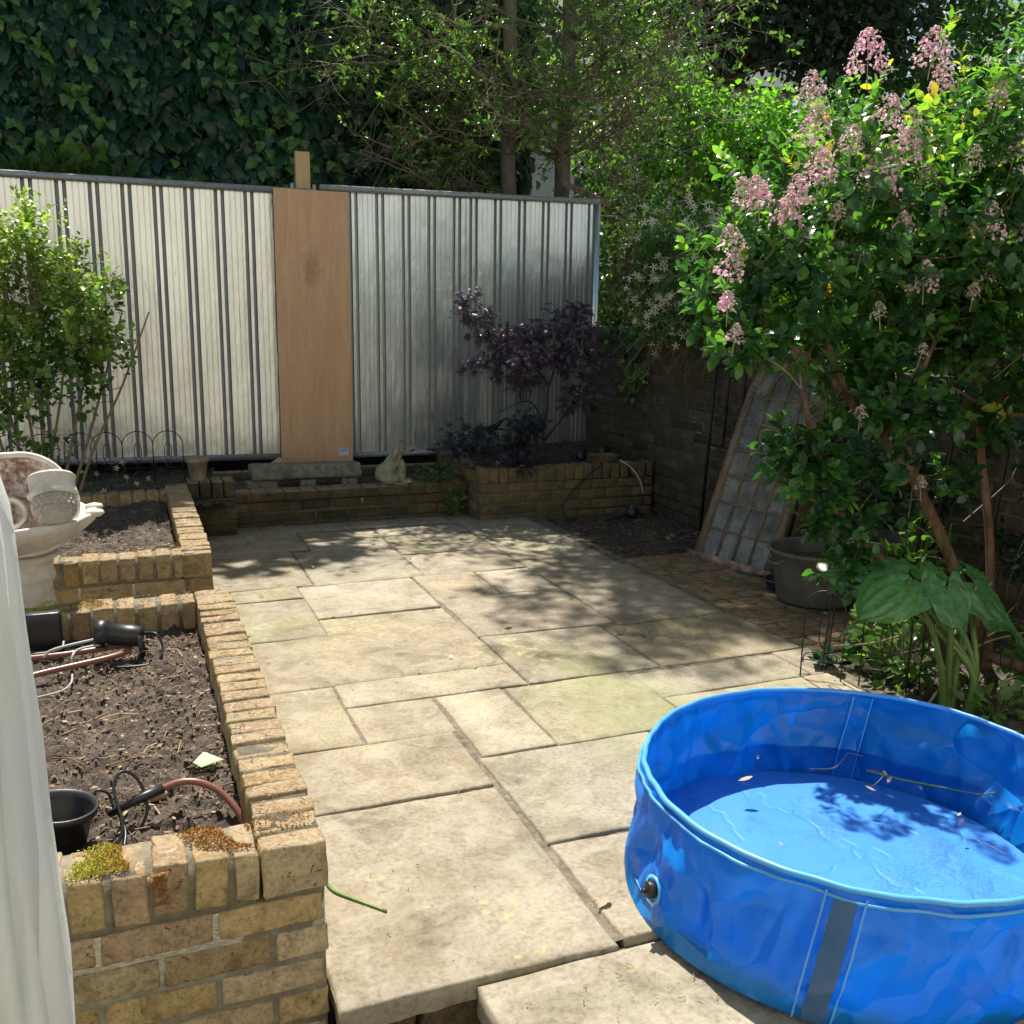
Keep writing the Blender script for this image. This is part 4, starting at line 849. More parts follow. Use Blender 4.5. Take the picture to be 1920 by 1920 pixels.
# bits floating on the water
FL = [((1.60, 2.17), .045, .5, -.2, 'reddish dead leaf floating near the left of the pool'), ((1.74, 2.27), .020, .9, .9, 'small pale petal floating by the far left pool wall'),
      ((1.94, 1.98), .032, .75, 2.2, 'pale oval leaf floating in the middle of the pool'), ((2.01, 2.01), .030, .7, .5, 'pale slender leaf floating behind the oval leaf'),
      ((2.035, 2.04), .028, .75, 1.2, 'short pale twig leaf at the end of the grass blade'), ((2.05, 1.79), .018, .7, .2, 'pale fleck floating in the sunny part of the pool right of centre'),
      ((1.63, 1.52), .018, .75, .3, 'pale fleck floating near the front rim of the pool'), ((1.50, 1.83), .014, .75, 1.6, 'tiny pale fleck floating near the left front of the pool')]
for (x, y), l, tt, an, lb in FL:
    b_ = MB(); place(b_, T_ell(.2, .1, -.2), [(x, y, WZ+.003)], [(math.cos(an), math.sin(an), .05)], [(0, 0, 1)], l, np.array([min(.59, tt*.6)])); 
    tag(b_.build('floating_leaf', M_leaff, loc=(x, y, WZ)), lb, 'leaf', 'leaves floating in the pool')
b_ = MB(); tube(b_, spline([(2.00, 2.09, WZ+.006), (2.06, 2.01, WZ+.004), (2.14, 1.93, WZ+.003), (2.21, 1.86, WZ+.003), (2.235, 1.83, WZ+.02)], 6), [.003]*12+[.002]*12+[.001], 5, t=.6)
tag(b_.build('grass_blade', L_stem, loc=(2.1, 1.95, WZ)), 'long curved green grass blade floating at the right of the pool', 'grass blade')
b_ = MB(); tube(b_, spline([(1.85, 2.16, WZ+.003), (1.92, 2.14, WZ+.003), (1.98, 2.17, WZ+.004), (2.03, 2.20, WZ+.006), (2.06, 2.17, WZ+.004)], 5), .0014, 4, t=.5)
tube(b_, spline([(1.93, 2.00, WZ+.003), (1.98, 2.02, WZ+.003), (2.03, 2.05, WZ+.008), (2.02, 2.09, WZ+.005)], 5), .0012, 4, t=.5)
tag(b_.build('floating_twig', M_twig, loc=(1.95, 2.1, WZ)), 'thin curly dry twig floating near the back of the pool', 'twig')

# ------------------------------------------------------------------ window leaning on the wall
WO = Vector((3.26, 5.03, .005)); wu = Vector((.203, -.979, 0)).normalized(); wn = Vector((.979, .203, 0)); lean = R(21.5)
wv = (wn*math.sin(lean)+Vector((0, 0, 1))*math.cos(lean)); wd = wu.cross(wv)*-1
if wd.x > 0: wd = -wd                                    # faces the patio
def WP(u, v, d=0): return WO+wu*u+wv*v+wd*d
t_ = thing('window_frame', tuple(WO), 'old arched multi-pane window leaning against the garden wall', 'window')
WW, SH = .62, 1.05
def wpoly(mb, pts, d0, d1, m=0):
    n = len(pts); V = [tuple(WP(u, v, d0)) for u, v in pts]+[tuple(WP(u, v, d1)) for u, v in pts]
    mb.add(V, [tuple(range(n)), tuple(range(2*n-1, n-1, -1))]+[(i, n+i, n+(i+1) % n, (i+1) % n) for i in range(n)], m)
def wbar(mb, a, b, w, d0, d1):
    A = Vector(a); B = Vector(b); d = (B-A).normalized(); nn = Vector((-d.y, d.x))*w/2; wpoly(mb, [tuple(A-nn), tuple(B-nn), tuple(B+nn), tuple(A+nn)], d0, d1)
def arc(cx, cy, r, a0, a1, n=14): return [(cx+r*math.cos(a0+(a1-a0)*i/n), cy+r*math.sin(a0+(a1-a0)*i/n)) for i in range(n+1)]
# pointed arch: two arcs
RA = .42
def archpt(f, inset=0):
    """left half f 0..1 from spring to apex"""
    c = RA; am = math.acos((RA-WW/2)/RA); a = math.pi-am*f; r_ = RA-inset; return (c+r_*math.cos(a), SH+r_*math.sin(a))
b_ = MB(); wbar(b_, (.026, 0), (.026, SH), .052, -.055, .012); b_.build('stile', M_grayw, t_)
b_ = MB(); wbar(b_, (WW-.026, 0), (WW-.026, SH), .052, -.055, .012); b_.build('stile', M_grayw, t_)
b_ = MB(); wbar(b_, (-.03, .0), (WW+.02, .0), .055, -.075, .035); sl_ = b_.build('sill', plain('flaking_paint', [(.14, .06, .04), (.32, .19, .13), (.52, .42, .33)], 16, .85, .6, .004, 50), t_)
for sgn in (0, 1):
    b_ = MB(); n = 14; L_ = [archpt(i/n) for i in range(n+1)]; Q = [archpt(i/n, .052) for i in range(n+1)]
    Q = [(min(u, WW/2), v) for u, v in Q]
    if sgn: L_ = [(WW-u, v) for u, v in L_]; Q = [(WW-u, v) for u, v in Q]
    for i in range(n):
        pp = [L_[i], L_[i+1], Q[i+1], Q[i]]; wpoly(b_, pp if not sgn else pp[::-1], -.055, .012)
    b_.build('arch_rail', M_grayw, t_)
b_ = MB(); bw_ = .014
for k in (1, 2, 3):
    u = .052+(WW-.104)*k/4; top = SH+(.30 if k == 2 else .20); wbar(b_, (u, .02), (u, top), bw_, -.012, .008)
b_.build('glazing_bar', M_grayw, t_)
for j in range(1, 7):
    b_ = MB(); wbar(b_, (.05, .022+.172*j), (WW-.05, .022+.172*j), bw_, -.011, .007); b_.build('glazing_bar', M_grayw, t_)
for sgn in (0, 1):
    b_ = MB(); A_ = arc(.052+(WW-.104)*.75, SH-.02, .29, math.pi, math.pi*.62, 8)
    if sgn: A_ = [(WW-u, v) for u, v in A_]
    for i in range(8): wbar(b_, A_[i], A_[i+1], bw_, -.011, .007)
    b_.build('tracery_bar', M_grayw, t_)
m, t, b, o = nodes('dusty_glass'); tr = N(t, 'ShaderNodeBsdfTransparent'); tc = N(t, 'ShaderNodeTexCoord')
b.inputs['Roughness'].default_value = .08; b.inputs['Specular IOR Level'].default_value = .9
n1 = noise_tex(t, tc.outputs['Object'], 5, 6, .7, .5); rr = ramp(t, n1.outputs[0], [(.3, (.13, .14, .145)), (.5, (.26, .265, .25)), (.7, (.44, .41, .35))]); t.links.new(rr.outputs[0], b.inputs['Base Color'])
rf = ramp(t, n1.outputs[0], [(.3, (.35, .35, .35)), (.62, (.75, .75, .75))]); ms = N(t, 'ShaderNodeMixShader'); t.links.new(rf.outputs[0], ms.inputs[0]); t.links.new(tr.outputs[0], ms.inputs[1]); t.links.new(b.outputs[0], ms.inputs[2]); t.links.new(ms.outputs[0], o.inputs[0])
M_glass = m
b_ = MB(); pts = [(.045, .02), (WW-.045, .02)]+[(WW-u, v) for u, v in [archpt(i/12, .045) for i in range(12)]]+[archpt(i/12, .045) for i in range(11, -1, -1)]
wpoly(b_, pts, -.006, -.003); b_.build('glass', M_glass, t_, smooth=False)
b_ = MB(); bar(b_, (3.42, 4.30, 0), (3.66, 4.36, .85), .11, .025, (0, 1, 0)); tag(b_.build('timber_board', M_darkw, loc=(3.42, 4.3, 0)), 'dark plank leaning on the wall between the arched window and the tub', 'timber')

# ------------------------------------------------------------------ trellises, tub, pots, tools
def scroll(mb, c, r, ax, s=1, n=14, turns=1.4):
    ax = Vector(ax); Z = Vector((0, 0, 1)); c = Vector(c)
    tube(mb, [c+ax*(s*r*(1-.72*i/n)*math.cos(turns*2*math.pi*i/n))+Z*(r*(1-.72*i/n)*math.sin(turns*2*math.pi*i/n)) for i in range(n+1)], .0035, 4)
def trellis(y0, y1, xb, xt, H, label, mid=None):
    t_ = thing('metal_trellis', (xb, y0, 0), label, 'trellis', 'black metal trellises on the garden wall')
    def P(y, z): return (xb+(xt-xb)*z/H, y, z)
    for y in (y0, y1):
        b_ = MB(); tube(b_, [P(y, -.03), P(y, H*.5), P(y, H)], .011, 6); b_.build('upright', M_iron, t_)
    b_ = MB()
    for z in (.62*H/1.6, 1.15*H/1.6): tube(b_, [P(y0, z), P(y1, z)], .006, 5)
    ym = (y0+y1)/2; tube(b_, [P(ym, .62*H/1.6), P(ym, H*1.02)], .008, 5)
    b_.build('crossbar', M_iron, t_)
    for z, s in ((.78, 1), (.95, -1), (1.25, 1), (1.36, -1)):
        for sg, dz, r_ in ((1, 0, .05), (-1, -.04, .045)):
            b_ = MB(); scroll(b_, P(ym+sg*s*.07, z*H/1.6+dz), r_, (0, 1, 0), sg*s); b_.build('scroll', M_iron, t_)
    return t_
trellis(5.62, 5.28, 3.68, 3.76, 1.6, 'black scrolled metal trellis standing beside the arched window')
trellis(3.50, 3.18, 3.60, 3.77, 1.7, 'black metal trellis on the wall behind the bush trunks')
M_tub = plain('galvanised_tub', [(.09, .085, .07), (.15, .14, .12), (.21, .20, .175)], 6, .7, .3, .002, 50, .25)
t_ = thing('metal_tub', (3.33, 3.98, 0), 'large old grey metal tub on the brick paving', 'tub')
b_ = MB(); lathe(b_, [(.20, .004), (.205, .0), (.21, .02), (.235, .16), (.262, .265), (.272, .27), (.274, .282), (.262, .286), (.250, .275), (.225, .16), (.20, .03), (.001, .025)], (3.36, 3.98, 0), 44, wob=lambda a, z: 1+.03*math.cos(2*a)); b_.build('body', M_tub, t_)
b_ = MB(); lathe(b_, [(.001, .20), (.235, .205)], (3.36, 3.98, 0), 30); b_.build('compost', M_soil, t_)
hb = [MB(), MB()]
for s, h_ in ((-1, hb[0]), (1, hb[1])): tube(h_, spline([(3.36+.265*s, 3.93, .25), (3.36+.305*s, 3.94, .23), (3.36+.305*s, 4.02, .23), (3.36+.265*s, 4.03, .25)], 5), .006, 6); h_.build('handle', M_tub, t_)
t_ = thing('flower_pot', (3.50, 3.66, 0), 'large dark round pot behind the slanting bush branch', 'pot')
b_ = MB(); potmesh(b_, (3.50, 3.70, 0), .13, .185, .40, .02, 0, 36); b_.build('pot', plain('dark_glaze', [(.035, .025, .02), (.08, .055, .045)], 10, .45, .3, .002), t_)
t_ = thing('plastic_bucket', (3.70, 3.60, 0), 'small blue-grey bucket behind the right bush trunk', 'bucket')
b_ = MB(); lathe(b_, [(.075, .0), (.08, .005), (.095, .20), (.10, .205), (.103, .235), (.097, .24), (.001, .243)], (3.67, 3.62, .06), 30); b_.build('body', plain('blue_plastic', [(.07, .12, .17), (.12, .18, .24)], 8, .45, .1, .001), t_)
b_ = MB(); tube(b_, spline([(3.57, 3.60, .27), (3.62, 3.53, .33), (3.70, 3.50, .345), (3.75, 3.55, .30), (3.77, 3.6, .27)], 5), .0045, 6); b_.build('handle', M_iron, t_)
t_ = thing('dustpan', (3.28, 4.22, 0), 'dark blue-grey scoop lying on the paving between window and tub', 'dustpan')
b_ = MB(); lathe(b_, [(.09, 0), (.10, .004), (.118, .055), (.124, .057), (.115, .059), (.095, .012), (.001, .010)], (3.33, 4.20, .002), 30, wob=lambda a, z: 1+.08*math.cos(2*a)); M_pan = plain('slate_plastic', [(.03, .045, .065), (.05, .07, .095)], 9, .4, .1, .001); b_.build('pan', M_pan, t_)
b_ = MB(); bar(b_, (3.25, 4.27, .056), (3.14, 4.40, .066), .022, .010); b_.build('handle', M_pan, t_)
# black floodlights and cable in the back corner
for x, y, z, lb in ((3.22, 6.62, .42, 'black garden light on the corner bed coping, nearest the maple'), (3.40, 6.60, .44, 'black garden light on the corner bed coping, beside the garden wall'), (3.50, 6.28, .02, 'black garden light on the ground below the corner bed')):
    t_ = thing('garden_light', (x, y, z-.06), lb, 'garden light', 'black lights in the back corner')
    rr_ = Matrix.Rotation(R(70), 3, 'X') @ Matrix.Rotation(R(random.uniform(-30, 30)), 3, 'Y')
    b_ = MB(); lathe(b_, [(.001, -.04), (.028, -.04), (.036, -.02), (.040, .03), (.048, .034), (.048, .045), (.001, .042)], (x, y, z), 20, rot=rr_); b_.build('lamp_body', M_black, t_)
    b_ = MB(); bar(b_, (x-.04, y, z-.055), (x+.04, y, z-.055), .03, .01); bar(b_, (x-.035, y, z-.05), (x-.035, y, z+.01), .01, .01); b_.build('bracket', M_black, t_)
b_ = MB(); block(b_, (3.34, 6.50, .41), (.215, .10, .065), rough=.004); tag(b_.build('loose_brick', M_brickd, loc=(3.34, 6.5, .41)), 'loose brick on top of the corner bed by the garden lights', 'brick')
b_ = MB(); tube(b_, spline([(3.30, 6.40, .39), (3.17, 6.38, .30), (3.01, 6.36, .17), (2.95, 6.34, .05), (3.02, 6.28, -.02), (3.25, 6.25, -.02), (3.46, 6.28, .0)], 7), .0055, 6)
tag(b_.build('black_cable', M_black, loc=(3.1, 6.35, 0)), 'black cable curling down the front of the shaded corner bed', 'cable')
b_ = MB(); tube(b_, spline([(3.43, 6.38, .41), (3.50, 6.34, .36), (3.56, 6.30, .27), (3.60, 6.30, .16)], 6), .0045, 6)
tag(b_.build('white_cable', plain('white_cable', [(.6, .6, .58), (.7, .7, .68)], 9, .5, .1, .001), loc=(3.5, 6.34, .2)), 'short pale cable hanging over the corner bed', 'cable')
# black hooped edging and stake by the right bed
for k, (x, y, w, h_) in enumerate([(2.60, 3.02, .16, .42), (2.78, 2.86, .18, .40), (2.96, 2.72, .18, .40), (3.12, 2.58, .18, .38)]):
    t_ = thing('wire_hoop', (x, y, -.03), ['curved black wire hoop at the patio edge left of the big leaves', 'black wire hoop just right of the patio corner', 'black wire hoop in front of the thick green stalks', 'black wire hoop at the right end of the wire edging'][k], 'garden edging', 'black wire hoops by the right bed')
    b_ = MB(); hoop(b_, (x, y, -.04), w, h_, (.7, -.7, 0), .0032); b_.build('hoop', M_iron, t_)
t_ = thing('plant_support', (2.70, 3.12, 0), 'tall thin black wire plant support at the corner of the patio', 'plant support')
for dx in (0, .022):
    b_ = MB(); tube(b_, spline([(2.67+dx, 3.10, -.02), (2.69+dx, 3.10, .25), (2.705+dx, 3.10, .46), (2.76+dx, 3.10, .55), (2.84, 3.09, .50), (2.85, 3.08, .40)], 6), .0038, 5); b_.build('wire', M_iron, t_)
b_ = MB(); tube(b_, [(3.09, 2.66, .17), (3.22, 2.56, .13), (3.36, 2.50, .08)], [.02, .024, .022], 10)
tag(b_.build('cut_branch', M_bark, loc=(3.2, 2.6, .1)), 'short sawn branch lying in the right bed behind the pool', 'branch')
b_ = MB(); tube(b_, spline([(2.78, 2.62, .02), (2.95, 2.66, .14), (3.08, 2.66, .22), (3.25, 2.62, .26)], 5), .005, 5); tube(b_, spline([(2.55, 2.9, .19), (2.75, 2.88, .19), (2.95, 2.80, .26), (3.08, 2.74, .28)], 5), .004, 5)
tag(b_.build('dead_stalk', M_twig, loc=(3, 2.7, .1)), 'long pale dead stalks lying across the right bed', 'stalk')

# ------------------------------------------------------------------ leaves dropped on the flags
FLV = [(1.23, 3.74, .035, .5, 'curled pale leaf on the flag in the middle of the patio'), (1.05, 3.64, .030, .45, 'pale leaf beside a patio joint left of centre'), (.86, 4.50, .030, .3, 'brown leaf on the narrow flag near the raised bed'),
       (.73, 3.63, .022, .3, 'small brown leaf in the joint by the near bed'), (1.02, 1.92, .05, .35, 'curled tan leaf in the open joint left of the pool'), (1.64, 4.06, .05, 1, 'grey-green leaf on a flag at the edge of the dappled shade'),
       (2.60, 3.84, .05, .95, 'light green leaf on the greenish flag before the tub'), (1.28, 3.60, .03, .85, 'small bright green leaf in the joint near the centre'), (.46, 4.32, .03, .8, 'green scrap of leaf at the foot of the near bed'),
       (.95, 5.45, .035, .2, 'dark leaf on the shaded edge of the patio'), (1.95, 6.0, .035, .5, 'pale leaf in the shade near the low wall'), (.78, 5.8, .05, .2, 'dark curled leaf in the shade by the farther raised bed'), (.6, 4.95, .03, .15, 'orange-brown leaf on the strip of flags by the raised beds')]
for k, (x, y, l, tt, lb) in enumerate(FLV):
    b_ = MB(); an = random.uniform(0, 6.28); place(b_, T_ell(.26, .22, -.25), [(x, y, .004)], [(math.cos(an), math.sin(an), .1)], [(0, 0, 1)], l, np.array([tt]))
    tag(b_.build('fallen_leaf', M_leaff, loc=(x, y, 0)), lb, 'leaf', 'fallen leaves on the patio')
b_ = MB(); tube(b_, spline([(.40, 2.30, .004), (.415, 2.22, .006), (.46, 2.16, .006), (.52, 2.09, .005)], 5), [.0055]*6+[.0048]*6+[.004]*4, 6, t=.7); 
tag(b_.build('green_stalk', L_stem, loc=(.45, 2.2, 0)), 'cut green stalk lying on the big front flag by the brick wall', 'stalk')
b_ = MB(); V_ = [(.105, 2.545, .262), (.135, 2.575, .275), (.155, 2.555, .272), (.185, 2.535, .262), (.16, 2.51, .270), (.125, 2.515, .258), (.14, 2.54, .268)]
b_.add(V_, [(0, 1, 6), (1, 2, 6), (2, 3, 6), (3, 4, 6), (4, 5, 6), (5, 0, 6)], 0, .98); tag(b_.build('fallen_leaf', leafmat('pale_leaf', [(.30, .42, .22), (.38, .50, .28)], .5, .2, (1, 1, 1)), loc=(.14, 2.55, .27)), 'large pale green leaf upside down on the soil behind the brown hose', 'leaf')
b_ = MB(); block(b_, (.01, 2.395, .258), (.045, .03, .02), .3, r=.01, rough=.002); tag(b_.build('pebble', plain('pebble', [(.36, .22, .16), (.42, .28, .20)], 9, .6, .1, .001), loc=(.01, 2.395, .26)), 'smooth brown pebble on the soil under the hose arch', 'pebble')

# ================================================================== PLANTS
ELL = T_ell(.30, .10, .18); ELW = T_ell(.36, .10, .25); NAR = T_ell(.17, .1, .35); TI = T_fan(IVY, 0, .22); TM = T_fan(MAPLE, 0, .3); TS = T_fan(STAR, 0, .0)
SM = (np.array([(-.32, .1, 0), (0, -.02, -.02), (.32, .1, 0), (.30, .62, -.05), (0, 1, -.14), (-.30, .62, -.05)]), [(0, 1, 4, 5), (1, 2, 3, 4)])
def twig_to(mb, skel, p, d, r=.003, n=5):
    """a twig that leaves the nearest limb and arrives at p heading d"""
    k = min(range(len(skel)), key=lambda i: (Vector(skel[i])-Vector(p)).length+.6*max(0, skel[i][2]-p[2])); a = Vector(skel[k]); b_ = Vector(p); e = (b_-a).length
    m_ = b_-Vector(d)*e*.45; pts = [(1-s)**2*a+2*s*(1-s)*m_+s*s*b_ for s in [i/n for i in range(n+1)]]
    tube(mb, pts, [r*(1.5-.9*i/n) for i in range(n+1)], 3, cap=False)
def panicle(c, ax, L_, W_, pink, n, parent, name='flower_cluster'):
    """cone of tiny flowers and buds"""
    ax = Vector(ax).normalized(); u = ax.orthogonal().normalized(); w = ax.cross(u); b_ = MB(); P = []; D = []; T_ = []
    for i in range(n):
        f = rng.random()**.8; a = rng.random()*6.28; r_ = W_*1.5*(1-f)**.5*(.25+.75*rng.random()**.5); p = Vector(c)+ax*(L_*.9*f)+(u*math.cos(a)+w*math.sin(a))*r_
        P.append(p); D.append((u*math.cos(a)+w*math.sin(a))*.9+ax*.6); T_.append(f)
    P, D, T_ = np.array(P), np.array(D), np.array(T_); pk = rng.random(n) < pink*(1.25-T_*.9)
    PET = (np.array([(-.5, 0, 0), (0, -.5, .05), (.5, 0, 0), (0, .5, .05), (0, 0, .28)]), [(0, 1, 4), (1, 2, 4), (2, 3, 4), (3, 0, 4)])
    if pk.any(): place(b_, PET, P[pk], rnd_dir(pk.sum()), D[pk], rng.uniform(.012, .020, pk.sum()), np.clip(rng.normal(.55, .25, pk.sum()), 0, 1), 0)
    if (~pk).any(): place(b_, PET, P[~pk], rnd_dir((~pk).sum()), D[~pk], rng.uniform(.007, .012, (~pk).sum()), rng.random((~pk).sum()), 1)
    tube(b_, [Vector(c)-ax*.05, Vector(c)+ax*L_*.7], .002, 3, 1, .2, cap=False)
    return b_.build(name, [L_pink, L_bud], parent, smooth=False)

# --- the flowering bush on the right
t_ = thing('flowering_bush', (3.35, 2.92, -.03), 'big glossy-leaved bush with pink flower spikes leaning over the right bed', 'bush')
TR = [[(3.42, 2.92, -.05), (3.33, 2.93, .22), (3.22, 2.96, .42), (3.10, 3.0, .66), (2.97, 3.02, .85), (2.84, 3.05, .99), (2.70, 3.1, 1.15), (2.60, 3.15, 1.40), (2.55, 3.18, 1.70)],
      [(3.22, 2.86, -.05), (3.05, 2.88, .20), (2.90, 2.9, .40), (2.72, 2.90, .55), (2.56, 2.92, .70), (2.45, 2.95, .92), (2.38, 3.0, 1.2)],
      [(3.10, 3.0, .66), (2.96, 3.05, .95), (2.90, 3.08, 1.20), (2.86, 3.1, 1.5), (2.90, 3.1, 1.9)], [(3.52, 3.0, -.05), (3.50, 3.05, .5), (3.42, 3.1, 1.0), (3.38, 3.15, 1.6), (3.30, 3.2, 2.0)],
      [(2.84, 3.05, .99), (2.98, 3.05, 1.22), (3.12, 3.08, 1.45), (3.2, 3.1, 1.75)], [(2.70, 3.1, 1.15), (2.50, 3.1, 1.30), (2.30, 3.1, 1.42), (2.15, 3.1, 1.6)]]
RD = [.030, .028, .018, .022, .016, .015]; skel = []
for pts, r_ in zip(TR, RD):
    sp_ = spline(pts, 5); b_ = MB(); tube(b_, sp_, [r_*(1-.6*i/len(sp_)) for i in range(len(sp_))], 10); b_.build('trunk', M_bark, t_); skel += [tuple(q) for q in sp_]
EB = [((2.72, 3.15, 1.88), (.55, .42, .46)), ((2.28, 3.10, 1.62), (.34, .35, .33)), ((3.20, 3.12, 1.90), (.42, .36, .52)), ((2.90, 3.2, 1.42), (.58, .35, .24)), ((2.42, 2.98, .95), (.18, .20, .20)), ((2.78, 3.05, 1.17), (.22, .22, .20)),
      ((2.34, 2.95, .88), (.12, .13, .14)), ((2.56, 2.92, .74), (.17, .14, .18)), ((2.60, 2.90, .50), (.17, .12, .13)), ((2.12, 2.98, 1.38), (.18, .16, .10)), ((3.35, 3.2, 1.45), (.3, .3, .28)), ((3.45, 3.0, 1.1), (.14, .15, .2)), ((3.02, 2.92, 1.12), (.16, .12, .13)), ((3.08, 2.90, .82), (.12, .10, .10)), ((2.72, 2.86, .92), (.12, .1, .12))]
P, D = in_blob(1700, EB, .3, 2.4, .0, 3.); ok = (P[:, 2] > .42); P, D = P[ok], D[ok]
dirs = D*.9+np.array([0, -.15, .55])+rng.normal(size=P.shape)*.25
tn = np.clip(.24+.12*rng.normal(size=len(P))+(P[:, 2]-1.2)*.08, 0, .7)
yl = rng.random(len(P)) < .004; tn[yl] = 1.0
b_ = MB(); shoots(b_, ELL, P-norm(dirs)*.05, dirs, (6, 10), .09, .062, tn)
# brighter young shoots at the top
n2 = 130; k2 = rng.choice(len(P), n2, p=(lambda w: w/w.sum())(np.clip(P[:, 2]-1.1, .01, 2)**2)); shoots(b_, ELL, P[k2]+np.array([0, 0, .05]), np.array([0, 0, 1])+rng.normal(size=(n2, 3))*.25, 8, .10, .055, np.full(n2, .72))
b_.build('foliage', L_bush, t_)
b_ = MB()
for i in range(0, len(P), 4): twig_to(b_, skel, P[i], norm(dirs)[i], .0028)
for _ in range(40):                                     # bare dead twigs in the hollow under the crown
    k = random.choice(skel); 
    if k[2] > 1.1: continue
    d = Vector((random.uniform(-1, .3), random.uniform(-.6, .2), random.uniform(-.2, .4))).normalized(); l = random.uniform(.1, .3)
    tube(b_, spline([Vector(k), Vector(k)+d*l*.5+Vector((0, 0, .02)), Vector(k)+d*l], 3), .0018, 4, cap=False)
b_.build('twigs', M_twig, t_)
PN = [(2.46, 2.30, 1, .16), (2.74, 2.36, .8, .14), (2.22, 2.17, .35, .13), (2.52, 2.12, .5, .13), (2.23, 2.04, .4, .15), (2.28, 1.92, .9, .14), (2.52, 1.90, 1, .17), (2.62, 2.00, .8, .15), (3.17, 2.02, .45, .17), (2.05, 1.83, .9, .12), (2.15, 1.77, .9, .12),
      (3.05, 1.77, .7, .15), (3.31, 1.76, .7, .14), (2.66, 1.76, .4, .10), (2.79, 1.57, .6, .13), (1.93, 1.59, .4, .12), (1.95, 1.48, 1, .08), (2.19, 1.85, .8, .11), (2.83, 2.28, .5, .12), (1.99, 1.84, .3, .10), (2.40, 2.02, .3, .12), (2.95, 2.02, .1, .09), (2.37, 1.80, .1, .08), (1.93, 1.68, .3, .1), (1.97, 1.38, .3, .07),
      (2.77, 1.95, .0, .09), (2.85, 1.84, 0, .08), (2.60, 1.47, .0, .07), (2.80, 1.33, 0, .06), (3.02, 1.55, 0, .07), (2.55, 1.10, .0, .06), (2.43, .98, 0, .05), (2.95, .80, .0, .06), (2.48, 1.66, 0, .07), (3.15, 1.62, .2, .08), (2.68, 2.12, .1, .1), (3.05, 2.24, .3, .1)]
for x, z, pk, l in PN:
    panicle((x, 2.80+.10*abs(noise.noise(Vector((x*3, z*3, 0))))+(.04 if z > 1 else .1), z), (random.uniform(-.3, .15), random.uniform(-.35, 0), 1), l, l*.36, pk, int(190*l/.13), t_)

# --- jasmine draped over the wall on the right, and farther back
def climber(name, ells, n, label, nfl, tl=.25, size=.05, mat=None, seed=0., flr=(.6, 1.), fs=.03):
    c0 = np.mean([e[0] for e in ells], 0); t_ = thing(name, (float(c0[0]), float(c0[1]), 0), label, 'climbing plant')
    P, D = in_blob(n, ells, .35, 2.6, .15, seed); b_ = MB(); dd = D+rng.normal(size=P.shape)*.4; shoots(b_, T_ell(.22, .12, .25), P, dd, (5, 9), .10, size, np.clip(rng.normal(tl, .15, len(P)), 0, 1)); b_.build('foliage', mat or L_bush, t_)
    b_ = MB()
    for i in range(0, len(P), 9): 
        q = Vector(P[i]); tube(b_, spline([q+Vector((random.uniform(-.2, .2), .1, -.35)), q+Vector((0, .03, -.15)), q], 4), .003, 3, cap=False)
    b_.build('stems', M_twig, t_)
    P2, D2 = in_blob(nfl, ells, .35, 2.6, .75, seed)
    for i in range(len(P2)): P2[i] += D2[i]*.05
    grp = {}
    b_ = MB(); k = 5
    PP = np.repeat(P2, k, 0)+rng.normal(size=(len(P2)*k, 3))*.035
    place(b_, TS, PP, rnd_dir(len(PP)), np.repeat(D2, k, 0)+np.array([-.3, -.8, .3])+rng.normal(size=PP.shape)*.3, fs, rng.random(len(PP))); b_.build('flowers', L_white, t_, smooth=False)['kind'] = 'stuff'
    return t_
climber('jasmine', [((3.50, 2.95, 1.95), (.30, .35, .42)), ((3.55, 3.05, 2.35), (.35, .35, .25)), ((3.62, 3.0, 1.55), (.20, .3, .3))], 620, 'white-flowered jasmine hanging over the wall at the right edge', 34, .35, .06, seed=5.)
climber('jasmine', [((3.80, 5.6, 1.72), (.30, .8, .36)), ((3.80, 6.5, 1.55), (.16, .45, .25)), ((3.78, 4.8, 1.75), (.28, .6, .40)), ((3.9, 4.2, 2.0), (.3, .5, .35)), ((3.70, 6.30, 1.72), (.20, .36, .36)), ((3.62, 5.9, 1.85), (.24, .4, .34)), ((3.66, 6.0, 1.45), (.18, .4, .16))], 2300, 'white-flowered jasmine climbing over the dark wooden fence panel', 260, .4, .055, L_mid, seed=9., fs=.05)
climber('ivy_curtain', [((3.74, 2.85, .75), (.10, .45, .55)), ((3.72, 3.9, .8), (.08, .5, .45))], 420, 'dark ivy covering the wall behind the bush trunks', 0+1, .1, .06, L_ivy, 3.)
t_ = thing('ivy_tuft', (3.74, 6.9, 1.4), 'yellow-green ivy trailing down the garden wall by the corner', 'ivy')
P, D = in_blob(170, [((3.70, 6.75, 1.05), (.07, .17, .28)), ((3.72, 6.9, 1.33), (.1, .4, .09))], .3); b_ = MB(); place(b_, TI, P, np.array([0, 0, -1.])+rng.normal(size=P.shape)*.4, np.array([-1., -.4, .3])+rng.normal(size=P.shape)*.4, rng.uniform(.04, .075, len(P)), np.clip(rng.normal(.65, .25, len(P)), 0, 1)); b_.build('foliage', L_ivy, t_)
t_ = thing('wooden_fence', (4.0, 7.0, 1.3), 'dark brown wooden fence panel standing on the garden wall', 'fence')
b_ = MB(); box(b_, 3.97, 4.05, 7.32, 7.42, -.1, 2.10); b_.build('post', M_darkw, t_, smooth=False)
y = 7.30
while y > 2.2:
    b_ = MB(); box(b_, 4.0+.012*random.random(), 4.018+.012*random.random(), y-.095, y, 1.30, 2.05); b_.build('board', M_darkw, t_, smooth=False); y -= .112
b_ = MB(); box(b_, 4.03, 4.07, 2.2, 7.3, 1.9, 1.96); b_.build('rail', M_darkw, t_, smooth=False)
t_ = thing('timber_rail', (3.8, 7.9, 2.45), 'rough weathered rail sticking up behind the fence corner', 'timber')
